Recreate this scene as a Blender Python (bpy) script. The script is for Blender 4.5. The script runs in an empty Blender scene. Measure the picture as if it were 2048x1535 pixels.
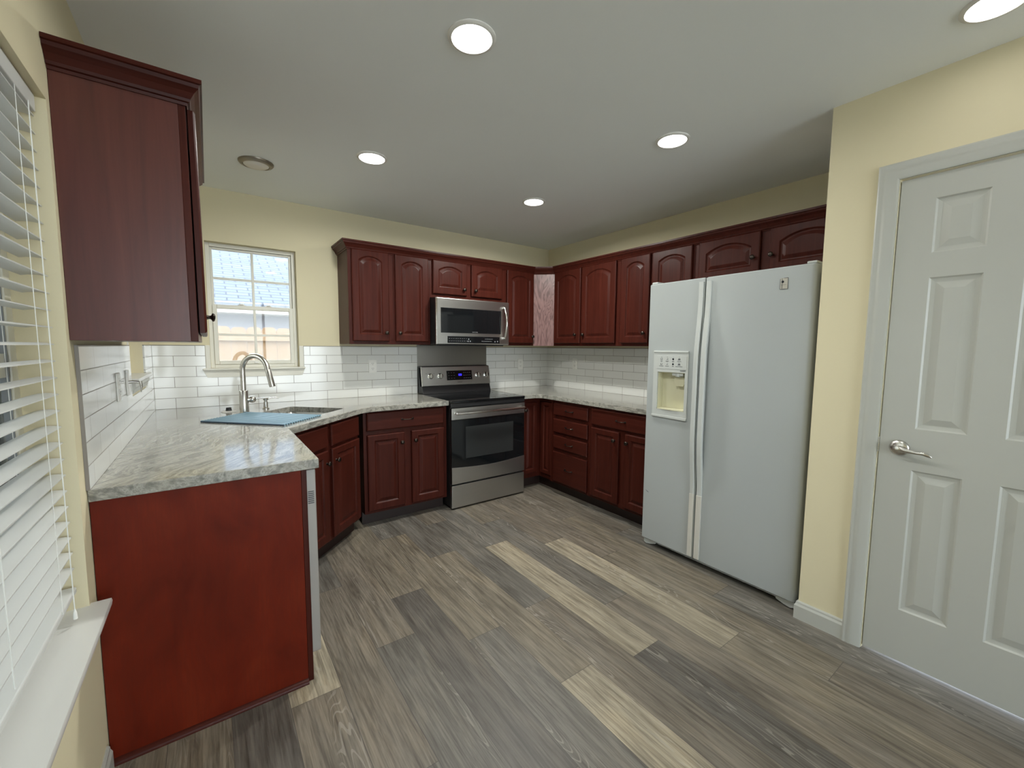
import bpy, bmesh, math, random
from mathutils import Vector, Matrix

# ------------------------------------------------------------------ camera, world, exposure
SC = bpy.context.scene
COL = SC.collection
cam_data = bpy.data.cameras.new('camera')
cam_data.sensor_fit = 'HORIZONTAL'
cam_data.sensor_width = 36.0
cam_data.lens = 36.0 * 836.45 / 2048.0
cam_data.clip_start = 0.02
cam_data.clip_end = 200
cam = bpy.data.objects.new('camera', cam_data)
COL.objects.link(cam)
YAW, PITCH, ROLL = 0.6261, 0.0884, 0.0074
fw = Vector((math.sin(YAW) * math.cos(PITCH), math.cos(YAW) * math.cos(PITCH), -math.sin(PITCH)))
rt = Vector((math.cos(YAW), -math.sin(YAW), 0))
up = rt.cross(fw)
r2 = math.cos(ROLL) * rt + math.sin(ROLL) * up
u2 = -math.sin(ROLL) * rt + math.cos(ROLL) * up
cam.matrix_world = Matrix(((r2.x, u2.x, -fw.x, -3.1705), (r2.y, u2.y, -fw.y, -3.694), (r2.z, u2.z, -fw.z, 1.3561), (0, 0, 0, 1)))
SC.camera = cam

world = bpy.data.worlds.new('sky')
SC.world = world
world.use_nodes = True
WORLD_STRENGTH = 7.0
wn = world.node_tree.nodes
wn.clear()
w_out = wn.new('ShaderNodeOutputWorld')
w_bg = wn.new('ShaderNodeBackground')
w_tc = wn.new('ShaderNodeTexCoord')
w_sep = wn.new('ShaderNodeSeparateXYZ')
w_ramp = wn.new('ShaderNodeValToRGB')
w_ramp.color_ramp.elements[0].position = 0.0
w_ramp.color_ramp.elements[0].color = (0.91, 0.955, 1.0, 1)
w_ramp.color_ramp.elements[1].position = 0.8
w_ramp.color_ramp.elements[1].color = (0.70, 0.83, 1.0, 1)
wl = world.node_tree.links
wl.new(w_tc.outputs['Generated'], w_sep.inputs[0])
wl.new(w_sep.outputs['Z'], w_ramp.inputs[0])
wl.new(w_ramp.outputs[0], w_bg.inputs[0])
w_bg.inputs[1].default_value = WORLD_STRENGTH
wl.new(w_bg.outputs[0], w_out.inputs[0])

LAMP = 10.0             # glow of the round lamp lenses
LAMP_SPREAD = 172.0    # its beam, degrees
SC.view_settings.view_transform = 'Standard'
SC.view_settings.look = 'None'
SC.view_settings.exposure = 0.48
SC.view_settings.gamma = 1.0
SC.view_settings.use_curve_mapping = False
SC.cycles.use_denoising = True
SC.cycles.max_bounces = 10
SC.cycles.diffuse_bounces = 6
SC.cycles.glossy_bounces = 5
SC.cycles.transparent_max_bounces = 12
SC.cycles.sample_clamp_indirect = 6.0
SC.cycles.use_light_tree = True
SC.cycles.caustics_reflective = False
SC.cycles.caustics_refractive = False

# ------------------------------------------------------------------ room measures (metres)
XL, CEIL, XP, YP = -3.49, 2.45, -0.812, -2.918      # left wall, ceiling, pantry wall, its corner
YF = -7.2                                            # wall behind the viewer
CT = 0.914                                           # countertop height
DIAG_T = Vector((0.713, 0.701, 0.0)).normalized()    # along the slanted sink front
DIAG_N = Vector((DIAG_T.y, -DIAG_T.x, 0.0))          # into the room
DIAG_C = Vector((-2.58, -0.95, 0.0))                 # middle of the slanted counter edge

# ------------------------------------------------------------------ materials
def mat(name, color, rough=0.5, metal=0.0, coat=0.0, emit=None, es=1.0, spec=0.5):
    m = bpy.data.materials.new(name)
    m.use_nodes = True
    b = m.node_tree.nodes['Principled BSDF']
    b.inputs['Base Color'].default_value = (*color, 1)
    b.inputs['Roughness'].default_value = rough
    b.inputs['Metallic'].default_value = metal
    b.inputs['Coat Weight'].default_value = coat
    b.inputs['Coat Roughness'].default_value = 0.15
    b.inputs['Specular IOR Level'].default_value = spec
    if emit:
        b.inputs['Emission Color'].default_value = (*emit, 1)
        b.inputs['Emission Strength'].default_value = es
    return m

class NT:
    """small helper to wire nodes"""
    def __init__(s, m):
        s.t = m.node_tree
        s.b = s.t.nodes['Principled BSDF']
    def n(s, kind, **kw):
        x = s.t.nodes.new('ShaderNode' + kind)
        for k, v in kw.items():
            setattr(x, k, v)
        return x
    def l(s, a, b):
        s.t.links.new(a, b)
    def val(s, x):
        return x
    def math(s, op, a, b=None, c=None):
        x = s.n('Math', operation=op)
        for i, v in enumerate((a, b, c)):
            if v is None: continue
            if isinstance(v, (int, float)): x.inputs[i].default_value = v
            else: s.l(v, x.inputs[i])
        return x.outputs[0]
    def ramp(s, fac, stops, interp='LINEAR'):
        x = s.n('ValToRGB')
        cr = x.color_ramp
        cr.interpolation = interp
        while len(cr.elements) < len(stops): cr.elements.new(0.5)
        for e, (p, c) in zip(cr.elements, stops):
            e.position = p
            e.color = (*c, 1) if len(c) == 3 else c
        s.l(fac, x.inputs[0])
        return x.outputs[0]
    def mix(s, fac, a, b, mode='MIX'):
        x = s.n('Mix', data_type='RGBA', blend_type=mode)
        if isinstance(fac, (int, float)): x.inputs[0].default_value = fac
        else: s.l(fac, x.inputs[0])
        for i, v in ((6, a), (7, b)):
            if isinstance(v, tuple): x.inputs[i].default_value = (*v, 1)
            else: s.l(v, x.inputs[i])
        return x.outputs[2]
    def mapping(s, scale=(1, 1, 1), loc=(0, 0, 0), rot=(0, 0, 0), src='Object'):
        tc = s.n('TexCoord')
        mp = s.n('Mapping')
        mp.inputs['Scale'].default_value = scale
        mp.inputs['Location'].default_value = loc
        mp.inputs['Rotation'].default_value = rot
        s.l(tc.outputs[src], mp.inputs[0])
        return mp.outputs[0]
    def noise(s, vec, scale, detail=4, rough=0.5, dist=0.0):
        x = s.n('TexNoise')
        x.inputs['Scale'].default_value = scale
        x.inputs['Detail'].default_value = detail
        x.inputs['Roughness'].default_value = rough
        x.inputs['Distortion'].default_value = dist
        s.l(vec, x.inputs['Vector'])
        return x.outputs[0]
    def bump(s, h, strength=0.1, dist=0.002):
        x = s.n('Bump')
        x.inputs['Strength'].default_value = strength
        x.inputs['Distance'].default_value = dist
        s.l(h, x.inputs['Height'])
        s.l(x.outputs[0], s.b.inputs['Normal'])

def wall_paint(name, color):
    m = mat(name, color, 0.75, spec=0.25)
    k = NT(m)
    v = k.mapping()
    k.bump(k.noise(v, 90, 3), 0.12, 0.002)
    f = k.noise(v, 1.3, 2)
    k.l(k.mix(f, tuple(c * 0.97 for c in color), tuple(min(1, c * 1.03) for c in color)), k.b.inputs['Base Color'])
    return m

def wood(name, dark, mid, light, rough=0.36, coat=0.0, axis='Z', gs=1.0, strength=1.0):
    m = mat(name, mid, rough, coat=coat, spec=0.14)
    k = NT(m)
    sc = {'Z': (16, 16, 0.9), 'X': (0.9, 16, 16), 'Y': (16, 0.9, 16)}[axis]
    v = k.mapping(tuple(s * gs for s in sc))
    g = k.noise(v, 2.2, 6, 0.62, 0.6)
    big = k.noise(k.mapping(tuple(s * 0.12 * gs + 0.5 for s in sc)), 2.0, 3)
    c = k.ramp(g, [(0.28, dark), (0.52, mid), (0.78, light)])
    c2 = k.mix(k.math('MULTIPLY', big, 0.35 * strength), c, dark)
    k.l(c2, k.b.inputs['Base Color'])
    fine = k.noise(k.mapping(tuple(s * 4 * gs for s in sc)), 6, 2)
    k.l(k.math('MULTIPLY_ADD', fine, 0.14, rough - 0.07), k.b.inputs['Roughness'])
    return m

def brushed(name, color, rough=0.3, axis='X'):
    m = mat(name, color, rough, 1.0)
    k = NT(m)
    sc = {'X': (2, 300, 300), 'Z': (300, 300, 2), 'Y': (300, 2, 300)}[axis]
    n = k.noise(k.mapping(sc), 1.0, 2)
    k.l(k.math('MULTIPLY_ADD', n, 0.08, rough - 0.04), k.b.inputs['Roughness'])
    k.l(k.mix(n, tuple(c * 0.95 for c in color), tuple(min(1, c * 1.05) for c in color)), k.b.inputs['Base Color'])
    return m

M = {}
M['wall'] = wall_paint('cream wall paint', (0.69, 0.625, 0.435))
M['ceiling'] = wall_paint('ceiling paint', (0.87, 0.895, 0.90))
M['sill'] = mat('glossy white sill', (0.66, 0.66, 0.64), 0.25)
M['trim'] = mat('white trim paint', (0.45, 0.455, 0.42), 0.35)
M['sash'] = mat('ivory window vinyl', (0.72, 0.70, 0.62), 0.4)
M['darkvinyl'] = mat('dark window gasket', (0.22, 0.23, 0.24), 0.4)
CH_D, CH_M, CH_L = (0.033, 0.0066, 0.0040), (0.055, 0.0112, 0.0070), (0.075, 0.0165, 0.0105)
M['cherry'] = wood('cherry wood', CH_D, CH_M, CH_L)
m = mat('red cherry veneer panel', (0.16, 0.024, 0.008), 0.45, coat=0.0, spec=0.14)
k = NT(m)
g_ = k.noise(k.mapping((3.0, 3.0, 1.3)), 2.6, 5, 0.55, 0.6)
h_ = k.noise(k.mapping((60, 60, 4.0)), 2.0, 4, 0.6, 0.3)
c_ = k.ramp(g_, [(0.3, (0.085, 0.0080, 0.0022)), (0.55, (0.125, 0.0125, 0.0036)), (0.75, (0.155, 0.019, 0.006))])
k.l(k.mix(k.math('MULTIPLY', k.ramp(h_, [(0.4, (1, 1, 1)), (0.6, (0, 0, 0))]), 0.25), c_, (0.08, 0.012, 0.005)), k.b.inputs['Base Color'])
M['endveneer'] = m
M['sheen'] = wood('cherry end panel with painted haze', (0.060, 0.0135, 0.0095), (0.090, 0.021, 0.0150), (0.118, 0.030, 0.021), 0.34, 0.0, gs=0.7)  # lighter cherry: reflected haze put into the colour, besides the stronger gloss
M['sheen'].node_tree.nodes['Principled BSDF'].inputs['Specular IOR Level'].default_value = 0.5
M['cherryx'] = wood('cherry wood horizontal grain', CH_D, CH_M, CH_L, axis='X')
M['cherrypanel'] = wood('cherry veneer panel', (0.10, 0.014, 0.0055), (0.175, 0.024, 0.008), (0.23, 0.036, 0.012), 0.40, 0.05, gs=0.6)
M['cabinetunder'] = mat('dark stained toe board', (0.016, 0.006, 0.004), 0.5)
M['blackplastic'] = mat('black plastic', (0.012, 0.012, 0.013), 0.35)
M['blackglass'] = mat('black glass', (0.006, 0.007, 0.008), 0.06, spec=0.6)
M['ovenglass'] = mat('oven window glass', (0.028, 0.030, 0.030), 0.10, spec=0.7)
M['steel'] = brushed('brushed steel', (0.52, 0.51, 0.485), 0.30, 'X')
M['steelz'] = brushed('brushed steel vertical', (0.27, 0.255, 0.235), 0.32, 'Z')
M['nickel'] = brushed('satin nickel', (0.62, 0.60, 0.56), 0.24, 'Z')
M['darknickel'] = mat('dull nickel rim', (0.30, 0.265, 0.215), 0.38, 0.8)
M['chrome'] = mat('polished steel', (0.78, 0.77, 0.74), 0.14, 1.0)
M['bronze'] = mat('dark bronze', (0.045, 0.036, 0.030), 0.3, 0.9)
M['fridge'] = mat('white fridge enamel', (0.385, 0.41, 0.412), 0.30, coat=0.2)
M['fridgebody'] = mat('gap shaded fridge side', (0.20, 0.20, 0.195), 0.5)  # darkened to stand for the shade in the gap beside the wall
M['fridgeplastic'] = mat('white fridge plastic', (0.50, 0.52, 0.505), 0.35)
M['yellowed'] = mat('yellowed plastic', (0.60, 0.58, 0.42), 0.4)
M['beige'] = mat('beige handle plastic', (0.57, 0.555, 0.505), 0.4)
M['greygap'] = mat('grey gasket', (0.16, 0.17, 0.18), 0.6)
M['ink'] = mat('dark print', (0.06, 0.065, 0.075), 0.6)
M['dwplastic'] = mat('grey dishwasher panel', (0.36, 0.34, 0.315), 0.35, 0.2)
M['outlet'] = mat('white outlet plastic', (0.78, 0.77, 0.73), 0.3)
M['blind'] = mat('white blind slat', (0.62, 0.63, 0.62), 0.4)
M['cord'] = mat('white cord', (0.75, 0.75, 0.72), 0.7)
M['blue'] = mat('blue digits', (0.01, 0.01, 0.4), 0.4, emit=(0.03, 0.02, 0.9), es=1.2)
M['ringprint'] = mat('faint cooktop print', (0.03, 0.03, 0.032), 0.25)
M['greyprint'] = mat('grey print', (0.22, 0.22, 0.23), 0.5)
M['mat'] = mat('blue grey silicone', (0.22, 0.345, 0.43), 0.35)
M['matdark'] = mat('dark blue silicone', (0.035, 0.07, 0.11), 0.4)
M['grass'] = mat('pale concrete paving', (0.33, 0.315, 0.28), 0.9)
M['fascia'] = mat('cream fascia', (0.36, 0.33, 0.29), 0.6)
M['siding'] = mat('grey lavender siding', (0.20, 0.20, 0.225), 0.7)
M['lensoff'] = mat('unlit lamp glass', (0.74, 0.70, 0.64), 0.35)
M['lensrim'] = mat('white lamp ring', (0.80, 0.79, 0.76), 0.35)
m = mat('lit lamp lens', (0.9, 0.9, 0.88), 0.4, emit=(1.0, 0.975, 0.94), es=LAMP)
M['lens'] = m

# glass: clear pane with a fresnel reflection
m = bpy.data.materials.new('window glass')
m.use_nodes = True
nt = m.node_tree
nt.nodes.clear()
o = nt.nodes.new('ShaderNodeOutputMaterial')
mx = nt.nodes.new('ShaderNodeMixShader')
tr = nt.nodes.new('ShaderNodeBsdfTransparent')
gl = nt.nodes.new('ShaderNodeBsdfGlossy')
gl.inputs['Roughness'].default_value = 0.02
fr = nt.nodes.new('ShaderNodeFresnel')
fr.inputs['IOR'].default_value = 1.45
nt.links.new(fr.outputs[0], mx.inputs[0])
nt.links.new(tr.outputs[0], mx.inputs[1])
nt.links.new(gl.outputs[0], mx.inputs[2])
nt.links.new(mx.outputs[0], o.inputs[0])
tr.inputs[0].default_value = (0.95, 0.97, 0.97, 1)
M['glass'] = m

# oak grain on the corner filler board
m = mat('pinkish oak filler', (0.16, 0.075, 0.07), 0.38, coat=0.2)
k = NT(m)
v = k.mapping((1, 1, 0.16))
nz = k.noise(v, 9, 3, 0.5, 1.2)
wv = k.math('FRACT', k.math('MULTIPLY', nz, 14))
c = k.ramp(wv, [(0.0, (0.085, 0.035, 0.033)), (0.25, (0.19, 0.095, 0.09)), (0.7, (0.235, 0.125, 0.12)), (1.0, (0.10, 0.045, 0.042))])
k.l(c, k.b.inputs['Base Color'])
M['filler'] = m

# subway tile: u along the wall (metres), v height; laid through a UV map in metres
m = mat('white subway tile', (0.72, 0.72, 0.69), 0.12, coat=0.3)
k = NT(m)
uv = k.n('UVMap', uv_map='tile')
br = k.n('TexBrick')
br.offset = 0.5
br.offset_frequency = 2
br.inputs['Scale'].default_value = 1.0
br.inputs['Brick Width'].default_value = 0.2455
br.inputs['Row Height'].default_value = 0.0725
br.inputs['Mortar Size'].default_value = 0.0016
br.inputs['Mortar Smooth'].default_value = 0.15
br.inputs['Color1'].default_value = (0.73, 0.73, 0.70, 1)
br.inputs['Color2'].default_value = (0.69, 0.69, 0.665, 1)
br.inputs['Mortar'].default_value = (0.24, 0.22, 0.19, 1)
k.l(uv.outputs[0], br.inputs['Vector'])
k.l(br.outputs['Color'], k.b.inputs['Base Color'])
k.l(k.math('MULTIPLY_ADD', br.outputs['Fac'], 0.6, 0.10), k.b.inputs['Roughness'])
inv = k.math('SUBTRACT', 1.0, br.outputs['Fac'])
k.bump(inv, 0.4, 0.0015)
M['tile'] = m

# veined granite
m = mat('veined grey granite', (0.5, 0.5, 0.46), 0.09, coat=0.4)
k = NT(m)
tc = k.n('TexCoord')
mp = k.n('Mapping')
mp.inputs['Rotation'].default_value = (0, 0, math.radians(-62))
k.l(tc.outputs['Object'], mp.inputs[0])
warp = k.n('TexNoise')
warp.inputs['Scale'].default_value = 2.2
warp.inputs['Detail'].default_value = 3
k.l(mp.outputs[0], warp.inputs['Vector'])
vm = k.n('VectorMath', operation='MULTIPLY_ADD')
k.l(warp.outputs['Color'], vm.inputs[0])
vm.inputs[1].default_value = (0.30, 0.30, 0.30)
k.l(mp.outputs[0], vm.inputs[2])
st = k.n('Mapping')
st.inputs['Scale'].default_value = (1.8, 19, 19)
k.l(vm.outputs[0], st.inputs[0])
n1 = k.noise(st.outputs[0], 2.0, 8, 0.66)
c1 = k.ramp(n1, [(0.30, (0.105, 0.102, 0.090)), (0.42, (0.20, 0.195, 0.170)), (0.50, (0.31, 0.30, 0.262)), (0.57, (0.42, 0.408, 0.355)), (0.63, (0.235, 0.226, 0.196)), (0.70, (0.38, 0.367, 0.318))])
st2 = k.n('Mapping')
st2.inputs['Scale'].default_value = (8, 44, 44)
k.l(vm.outputs[0], st2.inputs[0])
n2 = k.noise(st2.outputs[0], 3.0, 4, 0.6)
c2 = k.mix(k.ramp(n2, [(0.55, (0, 0, 0)), (0.75, (0.55, 0.55, 0.55))]), c1, (0.17, 0.16, 0.145))
n3 = k.noise(tc.outputs['Object'], 160, 2)
c3 = k.mix(k.ramp(n3, [(0.42, (0.25, 0.25, 0.25)), (0.6, (0, 0, 0))]), c2, (0.22, 0.21, 0.2))
k.l(c3, k.b.inputs['Base Color'])
M['granite'] = m

# vinyl plank floor: tone from the plank's own colour, grain along the plank
m = mat('grey brown plank floor', (0.3, 0.26, 0.21), 0.42, spec=0.4)
k = NT(m)
at = k.n('Attribute', attribute_name='plank_tone')
uv = k.n('UVMap', uv_map='plank')
sp = k.n('SeparateXYZ')
k.l(uv.outputs[0], sp.inputs[0])
cb = k.n('CombineXYZ')
k.l(k.math('MULTIPLY', sp.outputs[0], 1.0), cb.inputs[0])
k.l(k.math('MULTIPLY', sp.outputs[1], 0.07), cb.inputs[1])
k.l(k.math('MULTIPLY', at.outputs['Alpha'], 9.0), cb.inputs[2])
g1 = k.noise(cb.outputs[0], 46, 6, 0.68, 0.5)
cb2 = k.n('CombineXYZ')
k.l(sp.outputs[0], cb2.inputs[0])
k.l(k.math('MULTIPLY', sp.outputs[1], 0.22), cb2.inputs[1])
k.l(k.math('MULTIPLY_ADD', at.outputs['Alpha'], 7.0, 3.0), cb2.inputs[2])
g2 = k.noise(cb2.outputs[0], 9, 3, 0.55, 0.8)          # cloudy patches
cb3 = k.n('CombineXYZ')
k.l(sp.outputs[0], cb3.inputs[0])
k.l(k.math('MULTIPLY', sp.outputs[1], 0.10), cb3.inputs[1])
k.l(k.math('MULTIPLY_ADD', at.outputs['Alpha'], 11.0, 1.0), cb3.inputs[2])
ring = k.math('FRACT', k.math('MULTIPLY', k.noise(cb3.outputs[0], 10.0, 2, 0.5, 0.2), 26))
msk = k.ramp(k.noise(cb3.outputs[0], 7.0, 2), [(0.52, (0, 0, 0)), (0.62, (1, 1, 1))])
cath = k.math('MULTIPLY', k.math('GREATER_THAN', ring, 0.80), msk)
tone = k.mix(k.ramp(g1, [(0.30, (1, 1, 1)), (0.56, (0, 0, 0))]), at.outputs['Color'], (0.50, 0.475, 0.455), 'MULTIPLY')
tone = k.mix(k.ramp(g2, [(0.30, (0.75, 0.75, 0.75)), (0.55, (0, 0, 0))]), tone, (0.66, 0.65, 0.65), 'MULTIPLY')
tone = k.mix(k.ramp(g2, [(0.5, (0, 0, 0)), (0.75, (0.55, 0.55, 0.55))]), tone, (1.3, 1.22, 1.1), 'MULTIPLY')
cb4 = k.n('CombineXYZ')
k.l(sp.outputs[0], cb4.inputs[0])
k.l(k.math('MULTIPLY', sp.outputs[1], 0.035), cb4.inputs[1])
k.l(k.math('MULTIPLY_ADD', at.outputs['Alpha'], 5.0, 9.0), cb4.inputs[2])
g3 = k.noise(cb4.outputs[0], 150, 4, 0.6, 0.2)
tone = k.mix(k.ramp(g3, [(0.36, (0.9, 0.9, 0.9)), (0.52, (0, 0, 0))]), tone, (0.66, 0.64, 0.62), 'MULTIPLY')
tone = k.mix(k.ramp(g3, [(0.54, (0, 0, 0)), (0.70, (0.8, 0.8, 0.8))]), tone, (1.28, 1.26, 1.22), 'MULTIPLY')
tone = k.mix(k.math('MULTIPLY', cath, 0.30), tone, (0.42, 0.39, 0.34))
W_, L_ = 0.1812, 1.232
ex = k.math('MINIMUM', sp.outputs[0], k.math('SUBTRACT', W_, sp.outputs[0]))
ey = k.math('MINIMUM', sp.outputs[1], k.math('SUBTRACT', L_, sp.outputs[1]))
edge = k.math('LESS_THAN', k.math('MINIMUM', ex, ey), 0.0012)
tone = k.mix(k.math('MULTIPLY', edge, 0.75), tone, (0.05, 0.045, 0.04))
k.l(tone, k.b.inputs['Base Color'])
k.l(k.math('MULTIPLY_ADD', g1, 0.2, 0.34), k.b.inputs['Roughness'])
k.bump(g1, 0.08, 0.001)
M['floor'] = m

# shingles and fence boards
m = mat('grey shingle roof', (0.3, 0.32, 0.36), 0.85)
k = NT(m)
br = k.n('TexBrick')
br.inputs['Scale'].default_value = 1.0
br.inputs['Brick Width'].default_value = 0.33
br.inputs['Row Height'].default_value = 0.14
br.inputs['Mortar Size'].default_value = 0.012
br.inputs['Color1'].default_value = (0.105, 0.112, 0.128, 1)
br.inputs['Color2'].default_value = (0.085, 0.092, 0.106, 1)
br.inputs['Mortar'].default_value = (0.045, 0.047, 0.055, 1)
uv = k.n('UVMap', uv_map='roof')
k.l(uv.outputs[0], br.inputs['Vector'])
k.l(br.outputs['Color'], k.b.inputs['Base Color'])
M['shingle'] = m
M['fence'] = wood('pale fence board', (0.235, 0.148, 0.088), (0.275, 0.178, 0.108), (0.31, 0.21, 0.13), 0.8, 0.0)

# ------------------------------------------------------------------ geometry helpers
class MB:
    def __init__(s):
        s.bm = bmesh.new()
    def _merge(s, b2, mtx=None):
        if mtx is not None:
            bmesh.ops.transform(b2, matrix=mtx, verts=b2.verts)
        tmp = bpy.data.meshes.new('tmp')
        b2.to_mesh(tmp)
        b2.free()
        s.bm.from_mesh(tmp)
        bpy.data.meshes.remove(tmp)
        return s
    def box(s, x0, x1, y0, y1, z0, z1, bev=0.0, seg=2, mtx=None, edges=None):
        b = bmesh.new()
        bmesh.ops.create_cube(b, size=1.0)
        for v in b.verts:
            v.co = Vector(((x0 + x1) / 2 + v.co.x * (x1 - x0), (y0 + y1) / 2 + v.co.y * (y1 - y0), (z0 + z1) / 2 + v.co.z * (z1 - z0)))
        if bev > 0:
            es = [e for e in b.edges if edges is None or edges(e)]
            bmesh.ops.bevel(b, geom=es, offset=bev, segments=seg, profile=0.5, affect='EDGES')
        return s._merge(b, mtx)
    def prism(s, pts, a0, a1, axis='z', bev=0.0, seg=2, mtx=None):
        """closed outline extruded along an axis; pts in the two other coordinates"""
        b = bmesh.new()
        def P(p, a):
            return {'z': (p[0], p[1], a), 'y': (p[0], a, p[1]), 'x': (a, p[0], p[1])}[axis]
        lo = [b.verts.new(P(p, a0)) for p in pts]
        hi = [b.verts.new(P(p, a1)) for p in pts]
        n = len(pts)
        b.faces.new(lo[::-1])
        b.faces.new(hi)
        for i in range(n):
            b.faces.new((lo[i], lo[(i + 1) % n], hi[(i + 1) % n], hi[i]))
        bmesh.ops.recalc_face_normals(b, faces=b.faces)
        if bev > 0:
            bmesh.ops.bevel(b, geom=list(b.edges), offset=bev, segments=seg, profile=0.5, affect='EDGES')
        return s._merge(b, mtx)
    def lathe(s, prof, n=24, mtx=None):
        """profile of (radius, z), turned about z"""
        b = bmesh.new()
        rings = []
        for r, z in prof:
            if r < 1e-6:
                rings.append([b.verts.new((0, 0, z))])
            else:
                rings.append([b.verts.new((r * math.cos(2 * math.pi * i / n), r * math.sin(2 * math.pi * i / n), z)) for i in range(n)])
        for a, c in zip(rings, rings[1:]):
            for i in range(n):
                j = (i + 1) % n
                if len(a) == 1 and len(c) == 1: continue
                if len(a) == 1: b.faces.new((a[0], c[j], c[i]))
                elif len(c) == 1: b.faces.new((a[i], a[j], c[0]))
                else: b.faces.new((a[i], a[j], c[j], c[i]))
        if len(rings[0]) > 1: b.faces.new(rings[0][::-1])
        if len(rings[-1]) > 1: b.faces.new(rings[-1])
        bmesh.ops.recalc_face_normals(b, faces=b.faces)
        return s._merge(b, mtx)
    def tube(s, pts, r, n=12, mtx=None, flat=None):
        """round (or flattened) tube along a path; r is a number or a list"""
        b = bmesh.new()
        pts = [Vector(p) for p in pts]
        rr = r if isinstance(r, (list, tuple)) else [r] * len(pts)
        rings = []
        ref = None
        for i, p in enumerate(pts):
            d = (pts[min(i + 1, len(pts) - 1)] - pts[max(i - 1, 0)]).normalized()
            if ref is None:
                ref = Vector((0, 0, 1)) if abs(d.z) < 0.9 else Vector((1, 0, 0))
            a = (ref - d * ref.dot(d)).normalized()
            ref = a
            c = d.cross(a)
            fa, fc = (1, 1) if flat is None else flat
            rings.append([b.verts.new(p + rr[i] * (fa * math.cos(2 * math.pi * q / n) * a + fc * math.sin(2 * math.pi * q / n) * c)) for q in range(n)])
        for u, w in zip(rings, rings[1:]):
            for q in range(n):
                b.faces.new((u[q], u[(q + 1) % n], w[(q + 1) % n], w[q]))
        b.faces.new(rings[0][::-1])
        b.faces.new(rings[-1])
        bmesh.ops.recalc_face_normals(b, faces=b.faces)
        return s._merge(b, mtx)
    def loops(s, loops, mtx=None, cap0=True, cap1=True):
        b = bmesh.new()
        L = [[b.verts.new(p) for p in lp] for lp in loops]
        n = len(L[0])
        for u, w in zip(L, L[1:]):
            for q in range(n):
                b.faces.new((u[q], u[(q + 1) % n], w[(q + 1) % n], w[q]))
        if cap0: b.faces.new(L[0][::-1])
        if cap1: b.faces.new(L[-1])
        bmesh.ops.recalc_face_normals(b, faces=b.faces)
        return s._merge(b, mtx)
    def build(s, name, material, parent=None, smooth=None, label=None, kind=None):
        me = bpy.data.meshes.new(name)
        s.bm.to_mesh(me)
        s.bm.free()
        me.materials.append(M[material] if isinstance(material, str) else material)
        if smooth is not None:
            for p in me.polygons: p.use_smooth = True
            try: me.set_sharp_from_angle(angle=math.radians(smooth))
            except Exception: pass
        ob = bpy.data.objects.new(name, me)
        COL.objects.link(ob)
        if parent: ob.parent = parent
        if label: ob['label'] = label
        if kind: ob['kind'] = kind
        return ob

def thing(name, label, cat, loc=(0, 0, 0), rz=0.0, group=None):
    o = bpy.data.objects.new(name, None)
    o.empty_display_size = 0.05
    COL.objects.link(o)
    o.location = loc
    o.rotation_euler = (0, 0, rz)
    o['label'] = label
    o['category'] = cat
    if group: o['group'] = group
    return o

def tag(o, label, cat, group=None):
    o['label'] = label
    o['category'] = cat
    if group: o['group'] = group
    return o

def struct_empty(name, label=None):
    o = bpy.data.objects.new(name, None)
    COL.objects.link(o)
    o['kind'] = 'structure'
    if label: o['label'] = label
    return o

def struct(o):
    o['kind'] = 'structure'
    return o

def cut(ob, x0, x1, y0, y1, z0, z1, mtx=None, bev=0.0):
    """bite a box out of a mesh and keep the result as plain mesh"""
    c = MB().box(x0, x1, y0, y1, z0, z1, bev, 3, mtx, edges=lambda e: abs(e.verts[0].co.x - e.verts[1].co.x) < 1e-6 and abs(e.verts[0].co.y - e.verts[1].co.y) < 1e-6)
    co = c.build('cutter', 'trim')
    co.parent = ob.parent
    md = ob.modifiers.new('cut', 'BOOLEAN')
    md.operation = 'DIFFERENCE'
    md.solver = 'EXACT'
    md.object = co
    bpy.context.view_layer.update()
    dg = bpy.context.evaluated_depsgraph_get()
    me = bpy.data.meshes.new_from_object(ob.evaluated_get(dg))
    ob.modifiers.clear()
    old = ob.data
    ob.data = me
    me.name = old.name
    bpy.data.objects.remove(co)
    bpy.data.meshes.remove(old)

def holes(u0, u1, w0, w1, ops):
    """rectangles that cover (u0..u1, w0..w1) except the openings"""
    us = sorted({u0, u1, *[o[0] for o in ops], *[o[1] for o in ops]})
    ws = sorted({w0, w1, *[o[2] for o in ops], *[o[3] for o in ops]})
    out = []
    for a, b in zip(us, us[1:]):
        col = []
        for c, d in zip(ws, ws[1:]):
            mu, mw = (a + b) / 2, (c + d) / 2
            if any(o[0] < mu < o[1] and o[2] < mw < o[3] for o in ops): continue
            if col and abs(col[-1][3] - c) < 1e-9: col[-1] = (a, b, col[-1][2], d)
            else: col.append((a, b, c, d))
        out += col
    return out

def sweep(plan, prof, close_ends=True):
    """moulding along a plan polyline; prof = list of (outward, z); outward is to the right of travel"""
    n = len(plan)
    P = [Vector((p[0], p[1], 0)) for p in plan]
    loops = []
    for i in range(n):
        d0 = (P[i] - P[i - 1]).normalized() if i > 0 else None
        d1 = (P[i + 1] - P[i]).normalized() if i < n - 1 else None
        def nr(d): return Vector((d.y, -d.x, 0))
        if d0 is None: off = nr(d1)
        elif d1 is None: off = nr(d0)
        else:
            a, b = nr(d0), nr(d1)
            s_ = (a + b).normalized()
            off = s_ / max(0.2, s_.dot(a))
        loops.append([tuple(P[i] + off * o + Vector((0, 0, z))) for o, z in prof])
    return MB().loops(loops, cap0=close_ends, cap1=close_ends)

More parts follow.
